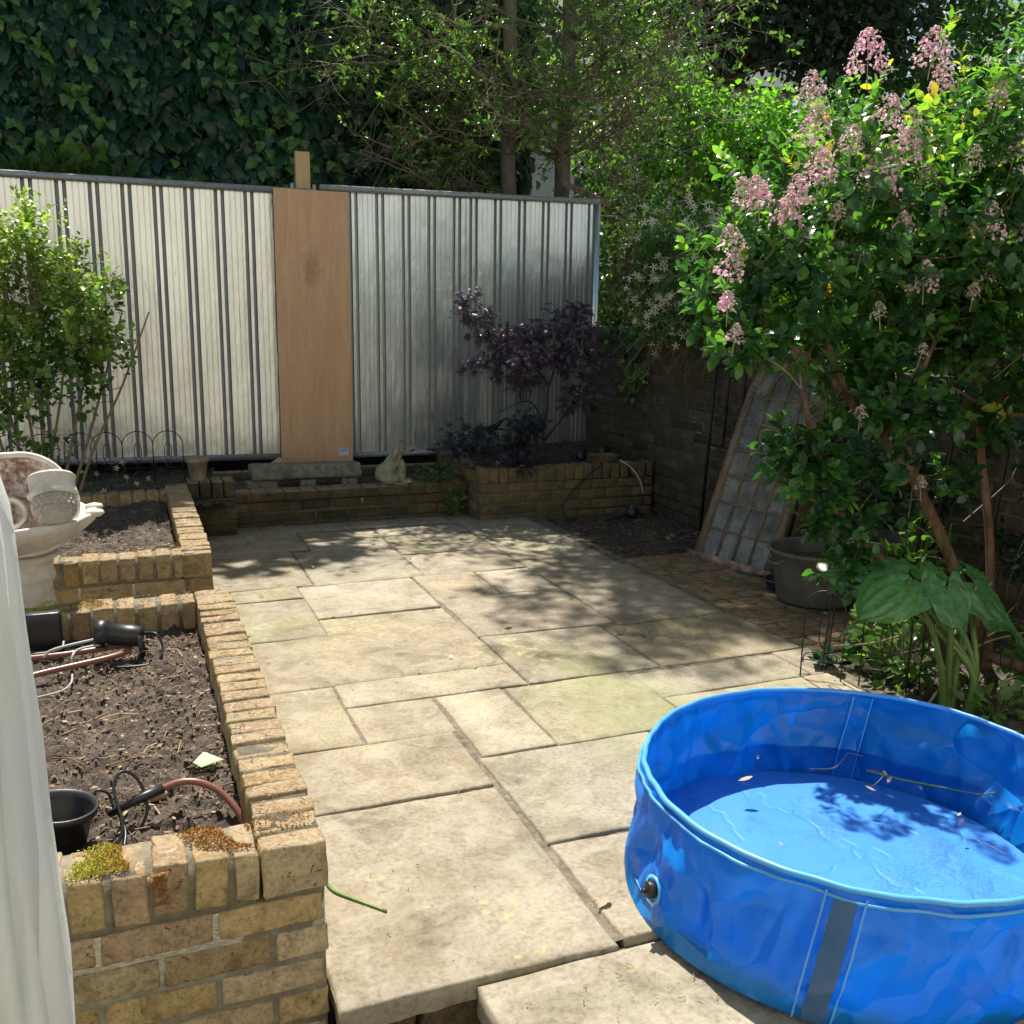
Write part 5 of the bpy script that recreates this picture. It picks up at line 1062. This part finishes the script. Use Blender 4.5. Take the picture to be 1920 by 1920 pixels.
b_ = MB(); bar(b_, (3.72, 8.15, 2.63), (4.02, 7.85, 2.44), .09, .05); b_.build('rail', M_grayw, t_, smooth=False)

# --- purple maple in the corner bed
t_ = thing('purple_maple', (3.02, 6.85, .38), 'purple-leaved maple in the shaded corner bed', 'tree')
MT = [[(3.02, 6.85, .35), (3.0, 6.86, .55), (3.04, 6.88, .75), (3.05, 6.88, .92), (3.12, 6.9, 1.1)], [(3.05, 6.88, .92), (2.95, 6.85, 1.05), (2.8, 6.85, 1.15), (2.55, 6.82, 1.3)], [(3.0, 6.86, .50), (3.15, 6.84, .68), (3.3, 6.85, .9), (3.38, 6.86, 1.15)],
      [(3.01, 6.86, .62), (2.9, 6.82, .80), (2.78, 6.8, .82), (2.6, 6.78, .75)]]
sk = []
for pts, r_ in zip(MT, (.016, .010, .011, .008)):
    sp_ = spline(pts, 5); b_ = MB(); tube(b_, sp_, [r_*(1-.6*i/len(sp_)) for i in range(len(sp_))], 8); b_.build('trunk', M_iron if 0 else plain('maple_bark', [(.04, .035, .03), (.08, .07, .055)], 9, .8, .4, .003), t_); sk += [tuple(q) for q in sp_]
EM = [((2.42, 6.80, 1.47), (.20, .18, .07)), ((2.36, 6.8, 1.60), (.09, .1, .07)), ((2.72, 6.80, 1.34), (.42, .24, .06)), ((3.05, 6.78, 1.38), (.42, .28, .06)), ((2.50, 6.8, 1.12), (.26, .2, .06)), ((2.92, 6.76, 1.17), (.50, .28, .07)), ((3.36, 6.82, 1.12), (.20, .22, .14)), ((3.38, 6.78, .84), (.15, .18, .10)), ((3.30, 6.85, 1.50), (.24, .16, .05)), ((2.75, 6.75, 1.0), (.2, .2, .05))]
def maple(parent, ells, n, size, ts, mat, sk, seed):
    P, D = in_blob(n, ells, .25, 3, .0, seed); b_ = MB(); Q = np.repeat(P, 5, 0)+rng.normal(size=(len(P)*5, 3))*.022
    dd = np.repeat(D, 5, 0)*.7+np.array([0, -.1, -.55])+rng.normal(size=Q.shape)*.35; place(b_, TM, Q, dd, np.array([0, -.35, 1.])+rng.normal(size=Q.shape)*.3, rng.uniform(.6, 1.1, len(Q))*size, np.clip(rng.normal(ts, .2, len(Q)), 0, 1)); b_.build('foliage', mat, parent, smooth=False)
    b_ = MB()
    for i in range(0, len(P), 3): twig_to(b_, sk, P[i], norm(D[i:i+1])[0], .0022)
    b_.build('twigs', M_iron, parent)
EM = [((min(a, 3.26), b2, c2), r_) for (a, b2, c2), r_ in EM]
maple(t_, EM, 330, .07, .45, L_maple, sk, 2.)
t_ = thing('low_maple', (2.65, 6.7, .38), 'low dark feathery maple spilling over the corner of the shaded bed', 'shrub')
b_ = MB(); tube(b_, spline([(2.75, 6.75, .36), (2.72, 6.7, .6), (2.62, 6.68, .72)], 4), .008, 6); tk = b_.build('trunk', M_iron, t_)
maple(t_, [((2.45, 6.60, .62), (.28, .18, .08)), ((2.70, 6.58, .66), (.18, .16, .12)), ((2.24, 6.6, .52), (.18, .14, .05)), ((2.66, 6.48, .45), (.16, .12, .1))], 140, .07, .1, leafmat('low_maple_leaf', [(.03, .03, .05), (.04, .055, .045), (.05, .09, .04)], .4, .15), [(2.72, 6.7, .6), (2.62, 6.68, .72), (2.74, 6.72, .5)], 6.)

# --- bright shrub on the left
t_ = thing('leafy_shrub', (-.50, 6.35, .25), 'sunlit bright green shrub in front of the left metal fence', 'shrub')
ST = []
for k in range(9):
    a = random.uniform(-1, 1); pts = [(-.55+.05*k-.2, 6.4, .22), (-.58+.07*k-.2+.03*a, 6.38, .6), (-.66+.11*k-.25, 6.36+.1*a, 1.0), (-.75+.15*k-.3, 6.33+.15*a, 1.45)]
    sp_ = spline(pts, 5); b_ = MB(); tube(b_, sp_, [.012*(1-.6*i/len(sp_)) for i in range(len(sp_))], 6); b_.build('stem', M_twig, t_); ST += [tuple(q) for q in sp_]
ES = [((-.50, 6.35, 1.68), (.30, .30, .32)), ((-.28, 6.3, 1.45), (.30, .28, .28)), ((-.75, 6.35, 1.5), (.3, .3, .4)), ((-.40, 6.30, 1.18), (.30, .28, .25)), ((-.12, 6.28, 1.22), (.16, .2, .16)), ((-.62, 6.35, .95), (.22, .25, .3)), ((-.22, 6.28, 1.0), (.12, .15, .14)), ((-.5, 6.3, .5), (.25, .2, .2))]
P, D = in_blob(1000, ES, .35, 2.6, .0, 12.); dd = D*.7+np.array([0, -.1, .8])+rng.normal(size=P.shape)*.3; b_ = MB()
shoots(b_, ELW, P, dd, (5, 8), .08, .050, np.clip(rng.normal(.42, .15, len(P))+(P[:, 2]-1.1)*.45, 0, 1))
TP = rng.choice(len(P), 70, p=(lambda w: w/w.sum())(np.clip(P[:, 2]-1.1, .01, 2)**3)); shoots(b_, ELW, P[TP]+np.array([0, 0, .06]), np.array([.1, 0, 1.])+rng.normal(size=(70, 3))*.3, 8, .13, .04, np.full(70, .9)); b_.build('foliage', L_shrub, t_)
b_ = MB()
for i in range(0, len(P), 5): twig_to(b_, ST, P[i], norm(dd)[i], .0025)
b_.build('twigs', M_twig, t_)
t_ = thing('daisy_patch', (.0, 6.5, .3), 'small white daisies in the deep shade behind the farther raised bed', 'flowers')
b_ = MB(); q = np.array([(-.30, 6.45, .48), (-.22, 6.5, .46), (-.10, 6.5, .50), (-.03, 6.48, .44), (.03, 6.46, .40), (-.16, 6.4, .37), (.10, 6.5, .42), (-.12, 6.45, .53), (-.05, 6.55, .53), (-.25, 6.5, .55)]); place(b_, T_fan(STAR), q-np.array([0, 0, .01]), rnd_dir(len(q)), np.tile([0, -1., .5], (len(q), 1)), .035, rng.random(len(q))); b_.build('flowers', L_white, t_, smooth=False)
b_ = MB()
for p_ in q: tube(b_, spline([(p_[0]+.05, 6.55, .22), (p_[0]+.02, 6.5, .36), tuple(p_)], 3), .0015, 3, cap=False)
b_.build('stems', L_stem, t_)
# small plants at the foot of the dog and the walls
def tuft(name, c, r, n, size, tl, label, cat, T=ELW, mat=L_mid, stem=True):
    t_ = thing(name, c, label, cat); P, D = in_blob(n, [((c[0], c[1], c[2]+r[2]), r)], .3); b_ = MB(); dd = D+np.array([0, -.2, .4])+rng.normal(size=P.shape)*.3; place(b_, T, P, dd, np.array([0, -.4, 1.])+rng.normal(size=P.shape)*.35, rng.uniform(.6, 1.2, len(P))*size, np.clip(rng.normal(tl, .2, len(P)), 0, 1)); b_.build('foliage', mat, t_)
    b_ = MB()
    for i in range(0, len(P), 2): tube(b_, spline([(c[0]+random.uniform(-.3, .3)*r[0], c[1], c[2]-.02), (Vector(c)+Vector(P[i]))/2+Vector((0, 0, .02)), Vector(P[i])], 3), .0018, 3, cap=False)
    b_.build('stems', L_stem, t_); return t_
tuft('low_plant', (2.14, 6.82, .22), (.17, .12, .07), 90, .05, .2, 'low dark green plant between the dog statue and the corner bed', 'plant')
tuft('low_plant', (2.22, 6.66, 0), (.09, .05, .10), 45, .045, .5, 'small weed at the foot of the corner bed wall', 'plant')
tuft('low_plant', (2.98, 2.92, -.03), (.24, .20, .13), 170, .055, .6, 'leafy green undergrowth between the patio edge and the thick stalks', 'plant')
tuft('low_plant', (2.90, 3.12, .0), (.06, .06, .16), 70, .05, .75, 'upright bright green weed beside the black plant support', 'plant')
tuft('ivy_sprig', (2.78, 3.16, 0), (.08, .05, .04), 12, .085, .35, 'ivy sprig with pale leaves at the corner of the patio', 'ivy', TI, L_ivy)
tuft('low_plant', (3.33, 2.62, -.03), (.12, .10, .20), 80, .06, .7, 'light green leafy shoots at the right edge above the pool', 'plant')
tuft('fig_sprout', (3.0, 2.50, -.03), (.12, .1, .06), 50, .05, .9, 'pale yellowish sprout at the foot of the thick green stalks', 'plant')
tuft('woodland_plant', (3.45, 3.45, 0), (.2, .15, .28), 190, .055, .35, 'mid green shoots in front of the dark pot under the bush', 'plant')
# --- big arrow-shaped leaves on thick stalks
t_ = thing('arum_lily', (2.93, 2.62, -.03), 'arum lily with huge arrow-shaped leaves on thick green stalks', 'plant')
def arum(base, tip, nrm, wd, droop=.10):
    base, tip, nrm = Vector(base), Vector(tip), Vector(nrm); y = tip-base; L_ = y.length; y.normalize(); z = (nrm-y*nrm.dot(y)).normalized(); x = y.cross(z); V = []; nu, nv = 16, 22
    for j in range(nv+1):
        f = j/nv
        hw = wd*(math.sin(math.pi*min(1, (f*.92+.26)))**.85 if f < .80 else math.sin(math.pi*min(1, .80*.92+.26))**.85*((1-f)/.20)**.75)
        for i in range(nu+1):
            s = 2*i/nu-1; yy = (-.30+1.30*f)*L_ if abs(s) > .12 or f > .24 else 0*L_
            if f < .25: yy = (-.30*min(1, abs(s)*1.6)*(1-f/.25)+(-.30+1.30*.25)*(f/.25))*L_
            zz = -droop*L_*(max(0, yy/L_)**2)*1.2-.30*wd*(s*s)*(.6+.5*math.sin(f*3))+.010*math.sin(s*9+f*14)*abs(s)-.012*math.exp(-(s*8)**2)+.007*math.sin(abs(s)*15-f*16)
            V.append(tuple(base+x*(hw*s)+y*yy+z*zz))
    b_ = MB(); b_.add(V, [(j*(nu+1)+i, j*(nu+1)+i+1, (j+1)*(nu+1)+i+1, (j+1)*(nu+1)+i) for j in range(nv) for i in range(nu)], 0, random.random()); return b_.build('leaf', L_arum, t_)
AL = [((2.70, 2.70, .50), (2.35, 2.60, .43), (-.15, -.50, .85), .125, .22), ((2.82, 2.62, .49), (2.77, 2.44, .33), (-.2, -.75, .8), .09, .12), ((2.96, 2.62, .48), (3.14, 2.48, .29), (.1, -.7, .8), .12, .14), ((2.88, 2.74, .50), (3.00, 2.92, .54), (-.1, -.6, .8), .09, .12), ((3.06, 2.72, .49), (3.27, 2.84, .50), (-.1, -.5, .9), .07, .28), ((2.60, 2.82, .51), (2.46, 2.98, .51), (-.2, -.5, .9), .08, .22), ((2.74, 2.80, .52), (2.62, 3.0, .55), (-.1, -.6, .8), .075, .2)]
for k, a in enumerate(AL):
    arum(*a); b0 = (2.86+.02*(k % 3), 2.62, -.03) if k < 3 else (2.94+.02*(k % 2), 2.58, -.03); e = Vector(a[0]); b_ = MB(); sp_ = spline([b0, (b0[0]+(e.x-b0[0])*.1+.02*(k-2)*.3, b0[1], .15), (b0[0]+(e.x-b0[0])*.45, (b0[1]+e.y)/2, .34), tuple(e)], 6); tube(b_, sp_, [.016*(1-.55*i/len(sp_)) for i in range(len(sp_))], 10, t=.3+.1*k); b_.build('stalk', L_stem, t_)

# --- ivy covered wall behind the fence
t_ = thing('ivy_wall', (0, 9.3, -.4), 'tall wall of dark ivy rising behind the metal fence on the left', 'ivy')
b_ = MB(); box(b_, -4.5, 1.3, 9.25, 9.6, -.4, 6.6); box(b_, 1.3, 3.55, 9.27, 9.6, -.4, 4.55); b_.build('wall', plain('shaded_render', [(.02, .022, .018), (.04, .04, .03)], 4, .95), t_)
def ivy(n, x0, x1, z0, z1, yf, size, tl, ts):
    X = rng.uniform(x0, x1, n); Z = rng.uniform(z0, z1, n); rr_ = np.array([noise.noise(Vector((x*1.3, z*1.3, 0)))*.22+noise.noise(Vector((x*4, z*4, 5)))*.10 for x, z in zip(X, Z)])
    Y = yf+rr_+rng.uniform(-.08, .10, n); P = np.c_[X, Y, Z]; ax = np.array([0, -.25, -1.])+rng.normal(size=(n, 3))*.33; nr = np.array([0, -1., .45])+rng.normal(size=(n, 3))*.32
    return P, ax, nr, size*(.42+.95*rng.random(n)**1.3), np.clip(rng.normal(tl, ts, n), 0, 1)
b_ = MB(); place(b_, TI, *ivy(14500, -2.9, 3.75, 2.0, 4.6, 9.05, .125, .28, .16)); place(b_, TI, *ivy(2300, -4.2, 1.6, 4.6, 6.8, 9.05, .24, .25, .15))
q = []                                                   # brighter young sprays
for _ in range(75):
    cx, cz = rng.uniform(-1.0, 3.6), rng.uniform(2.4, 4.4); k = int(rng.integers(6, 14)); Q = np.c_[cx+rng.normal(size=k)*.06, np.full(k, 8.85)+rng.normal(size=k)*.03, cz+rng.normal(size=k)*.13]
    place(b_, TI, Q, np.array([0, -.4, -.7])+rng.normal(size=(k, 3))*.4, np.array([0, -1., .7])+rng.normal(size=(k, 3))*.3, rng.uniform(.06, .11, k), np.clip(rng.normal(.82, .12, k), 0, 1))
n_ = 500; P_ = np.c_[3.62+rng.normal(size=n_)*.12, rng.uniform(8.9, 9.5, n_), rng.uniform(1.8, 4.6, n_)]; place(b_, TI, P_, np.array([.2, -.2, -1.])+rng.normal(size=(n_, 3))*.3, np.array([.7, -.8, .4])+rng.normal(size=(n_, 3))*.3, rng.uniform(.08, .15, n_), np.clip(rng.normal(.3, .15, n_), 0, 1))
b_.build('leaves', L_ivy, t_)
tuft('garden_plant', (-.25, 8.35, 2.20), (.55, .25, .22), 300, .10, .45, 'lobed green leaves poking over the left metal fence', 'plant', TI, L_mid)

# --- two bare-stemmed trees behind the fence
def tree(name, base, top, r0, label, seed, leftreach, mat, nlimb=26, tl=.35):
    random.seed(seed); t_ = thing(name, base, label, 'tree', 'pair of trees behind the metal fence'); base = Vector(base); top = Vector(top); b_ = MB(); H = (top-base).length; n = 16
    tp = [base+(top-base)*(i/n)+Vector((noise.noise(Vector((i*.6, seed, 0))), noise.noise(Vector((i*.6, seed, 9))), 0))*.07 for i in range(n+1)]
    tube(b_, tp, [r0*(1-.62*(i/n))*(1+.07*noise.noise(Vector((i*1.9, seed, 3)))) for i in range(n+1)], 12)
    for zc in (2.95, 3.3, 2.62):
        k = min(range(n+1), key=lambda i: abs(tp[i].z-zc)); tube(b_, [tp[k]+Vector((0, -.02, 0)), tp[k]+Vector((random.uniform(-.05, .05), -r0*1.25, .01))], [.035, .026], 8)
    b_.build('trunk', M_trunk, t_)
    lb = MB(); tw = MB(); P = []; Dd = []
    def grow(p, d, l, r, dep):
        pts = [p]; n_ = 6; dd = d.copy()
        for i in range(n_):
            dd = (dd+Vector((random.gauss(0, .16), random.gauss(0, .16), random.gauss(-.02 if dep else .03, .13)))).normalized(); pts.append(pts[-1]+dd*l/n_)
        mb_ = lb if dep == 0 else tw; tube(mb_, pts, [r*(1-.65*i/n_) for i in range(n_+1)], 5 if dep == 0 else 3, cap=False)
        if dep < 3:
            kk = (7, 5, 4)[dep]
            for j in range(kk):
                i = random.randint(2 if dep == 0 else 1, n_); q = pts[i]; nd = (dd*.55+Vector((random.gauss(0, .7), random.gauss(0, .6), random.gauss(.06, .5)))).normalized(); grow(q, nd, l*random.uniform(.42, .68), r*.5, dep+1)
        if dep >= 2 and random.random() < .75: P.append(tuple(pts[-1])); Dd.append(tuple(dd))
        if dep == 3 and random.random() < .35: P.append(tuple(pts[3])); Dd.append(tuple(dd))
    for k in range(nlimb):
        u_ = (k+.5)/nlimb; z = 2.7+1.5*u_/.42 if u_ < .42 else 4.2+1.3*(u_-.42)/.08 if u_ < .50 else 5.5+(top.z-5.5)*(u_-.50)/.50; i = min(n, max(0, int((z-base.z)/(top.z-base.z)*n))); a = random.uniform(0, 6.28); l = random.uniform(.55, 1.15)*(1.35 if z < 4.6 else 1.0)
        dx = math.cos(a)+(leftreach if z < 4.4 else 0); dy = math.sin(a)*.7-.15; grow(tp[i], Vector((dx, dy, random.uniform(-.12, .45))).normalized(), l, .017, 0)
    lb.build('limbs', M_trunk, t_); tw.build('twigs', M_twig, t_)
    P, Dd = np.array(P), np.array(Dd); print('TREE', name, len(P)); f = MB(); keep = rng.random(len(P)) < np.where(P[:, 2] < 3.3, .35, np.where(P[:, 2] < 4.2, .7, 1)); P, Dd = P[keep], Dd[keep]
    shoots(f, T_ell(.24, .14, .2), P-norm(Dd)*.03, Dd+np.array([0, 0, .2]), (4, 8), .07, .055, np.clip(rng.normal(tl, .2, len(P)), 0, 1)); f.build('foliage', mat, t_); random.seed(seed+50); return t_
tree('slender_tree', (3.30, 8.30, -.4), (3.12, 8.15, 8.3), .085, 'left of the two slender grey-barked trees behind the metal fence', 21, -.55, L_bay, 34)
tree('slender_tree', (3.74, 8.35, -.4), (3.82, 8.2, 8.4), .088, 'right of the two slender grey-barked trees, beside the rough rail', 22, .35, L_bay, 38)

# --- background trees and hedge on the right
def leafy(name, ells, n, size, mat, tl, label, cat='tree', trunk=None, group=None, T=SM, k=3, seed=0., ts=.2):
    c0 = ells[0][0]; t_ = thing(name, (c0[0], c0[1], -.42), label, cat, group); P, D = in_blob(n, ells, .4, 2.2, .25, seed); Q = np.repeat(P, k, 0)+rng.normal(size=(len(P)*k, 3))*size*.8; dn = np.repeat(D, k, 0)
    tt = np.clip(np.repeat(rng.normal(tl, ts, len(P)), k)+rng.normal(size=len(Q))*.06, 0, 1); b_ = MB(); place(b_, T, Q, dn*.5+rng.normal(size=Q.shape)*.7+np.array([0, 0, -.1]), dn*.6+np.array([0, -.2, .7])+rng.normal(size=Q.shape)*.45, rng.uniform(.6, 1.2, len(Q))*size, tt); b_.build('crown', mat, t_)
    b_ = MB(); tk = [(c0[0], c0[1]+.2, -.42), (c0[0]+.1, c0[1]+.2, c0[2]*.5), (c0[0], c0[1], c0[2]+ells[0][1][2]*.5)]; tube(b_, spline(tk, 5), [.14*(1-.05*i) for i in range(11)] if trunk is None else trunk, 8); sk_ = spline(tk, 5)
    for i in range(0, len(P), max(1, len(P)//70)): twig_to(b_, [tuple(q) for q in sk_[3:]], P[i], D[i], .014)
    b_.build('trunk', M_trunk, t_); return t_
leafy('dark_tree', [((8.6, 13.2, 6.6), (2.3, 1.4, 1.9)), ((10.3, 13.0, 6.4), (1.9, 1.4, 1.5))], 4600, .13, L_dark, .35, 'tall dark dense tree at the top behind the bright hedge', group=None, seed=1.)
leafy('dark_tree', [((12.9, 13.6, 6.0), (1.9, 1.4, 2.4)), ((12.4, 13.4, 4.2), (2.2, 1.2, 1.6)), ((11.4, 13.5, 7.6), (2.2, 1., 1.3)), ((14.9, 13.6, 6.4), (1.8, 1.2, 2.6))], 6000, .13, L_mid, .3, 'thinner tree at the upper right with sky showing through', seed=7.)
leafy('shade_bush', [((6.4, 9.75, 2.1), (1.5, .6, .75)), ((7.9, 9.8, 2.2), (.9, .6, .8))], 1800, .075, L_mid, .3, 'darker green bush below the bright hedge beyond the garden corner', 'bush', seed=6.)
leafy('round_bush', [((6.1, 9.9, 3.35), (.75, .6, .7)), ((7.1, 10.0, 3.45), (.8, .6, .65)), ((7.9, 10., 3.3), (.7, .6, .7))], 3000, .075, L_hedge, .5, 'bright yellow-green sunlit hedge bush beyond the garden corner', 'bush', seed=4., ts=.25)
leafy('olive_tree', [((5.0, 9.6, 3.1), (.55, .5, .65)), ((5.5, 9.9, 3.9), (.6, .5, .55)), ((4.8, 9.8, 2.2), (.5, .5, .5))], 1700, .06, L_mid, .55, 'grey-green fine-leaved tree right of the slender trees', seed=8.)
leafy('corner_shrub', [((4.35, 8.3, 1.9), (.35, .35, .65)), ((4.3, 8.1, 1.2), (.35, .3, .4)), ((4.9, 8.3, 1.7), (.5, .4, .5))], 900, .06, L_mid, .4, 'green shrub between the fence corner and the dark wooden post', 'shrub', trunk=[.04]*11, seed=2.)
leafy('broad_tree', [((3.4, 12.5, 5.6), (2.6, 1.0, 1.8)), ((5.6, 12.8, 5.6), (1.8, 1.0, 1.6))], 3000, .12, L_mid, .6, 'green leafy tree far behind the slender trees', seed=3.)
t_ = thing('house', (1.5, -3.4, -.42), 'unseen cream house wall added behind the camera to bounce light', 'house')  # unseen wall, windows and door, added so sunlight bounces onto the fence
b_ = MB(); box(b_, -5.5, 8.5, -3.9, -3.4, -.42, 6.0); b_.build('wall', plain('cream_render', [(.66, .64, .58), (.76, .74, .68)], 3, .9, .2, .003, 40), t_, smooth=False)
for x in (-3.2, 4.6):
    b_ = MB(); box(b_, x, x+1.3, -3.42, -3.385, .5, 2.0); b_.build('window', M_black, t_, smooth=False)
b_ = MB(); box(b_, 1.0, 2.6, -3.42, -3.385, -.4, 1.75); b_.build('door', M_black, t_, smooth=False)
b_ = MB(); grid(b_, -5.5, 8.5, -3.4, -.6, 14, 4, lambda x, y: -.36); tag(b_.build('terrace', M_slab, loc=(1.5, -2, -.36)), 'flagged terrace at the foot of the house', kind='structure')  # terrace is unseen too, added to throw sunlight back at the fence
# pale house glimpsed between the trees
t_ = thing('house', (8.5, 18, -.42), 'pale rendered house glimpsed between the trees behind the garden', 'house')
M_rend = plain('pale_render', [(.62, .62, .63), (.74, .74, .74)], 3, .9, .2, .003, 40)
b_ = MB(); box(b_, 4.5, 13.5, 18, 24, -.42, 6.2); wl_ = b_.build('wall', M_rend, t_, smooth=False)
b_ = MB(); b_.add([(4.2, 17.7, 6.2), (13.8, 17.7, 6.2), (13.8, 24.3, 6.2), (4.2, 24.3, 6.2), (4.2, 21, 8.4), (13.8, 21, 8.4)], [(0, 1, 5, 4), (2, 3, 4, 5), (0, 4, 3), (1, 2, 5), (0, 3, 2, 1)]); b_.build('roof', plain('slate', [(.06, .065, .07), (.11, .115, .12)], 8, .7), t_, smooth=False)
for x, z in ((5.8, .6), (8.4, .6), (11.2, .6), (5.8, 3.6), (8.4, 3.6), (11.2, 3.6)):
    b_ = MB()
    for a, c, d, e in ((x-.06, x, z-.06, z+1.46), (x+1.0, x+1.06, z-.06, z+1.46), (x, x+1.0, z-.06, z), (x, x+1.0, z+1.4, z+1.46), (x, x+1, z+.68, z+.74)): box(b_, a, c, 17.93, 18.02, d, e)
    wf = b_.build('window', M_white or M_rend, t_, smooth=False); b_ = MB(); box(b_, x, x+1.0, 17.97, 17.99, z, z+1.4); b_.build('pane', plain('dark_glass', [(.02, .025, .03), (.04, .045, .05)], 3, .1, .0, .001), wf, smooth=False)
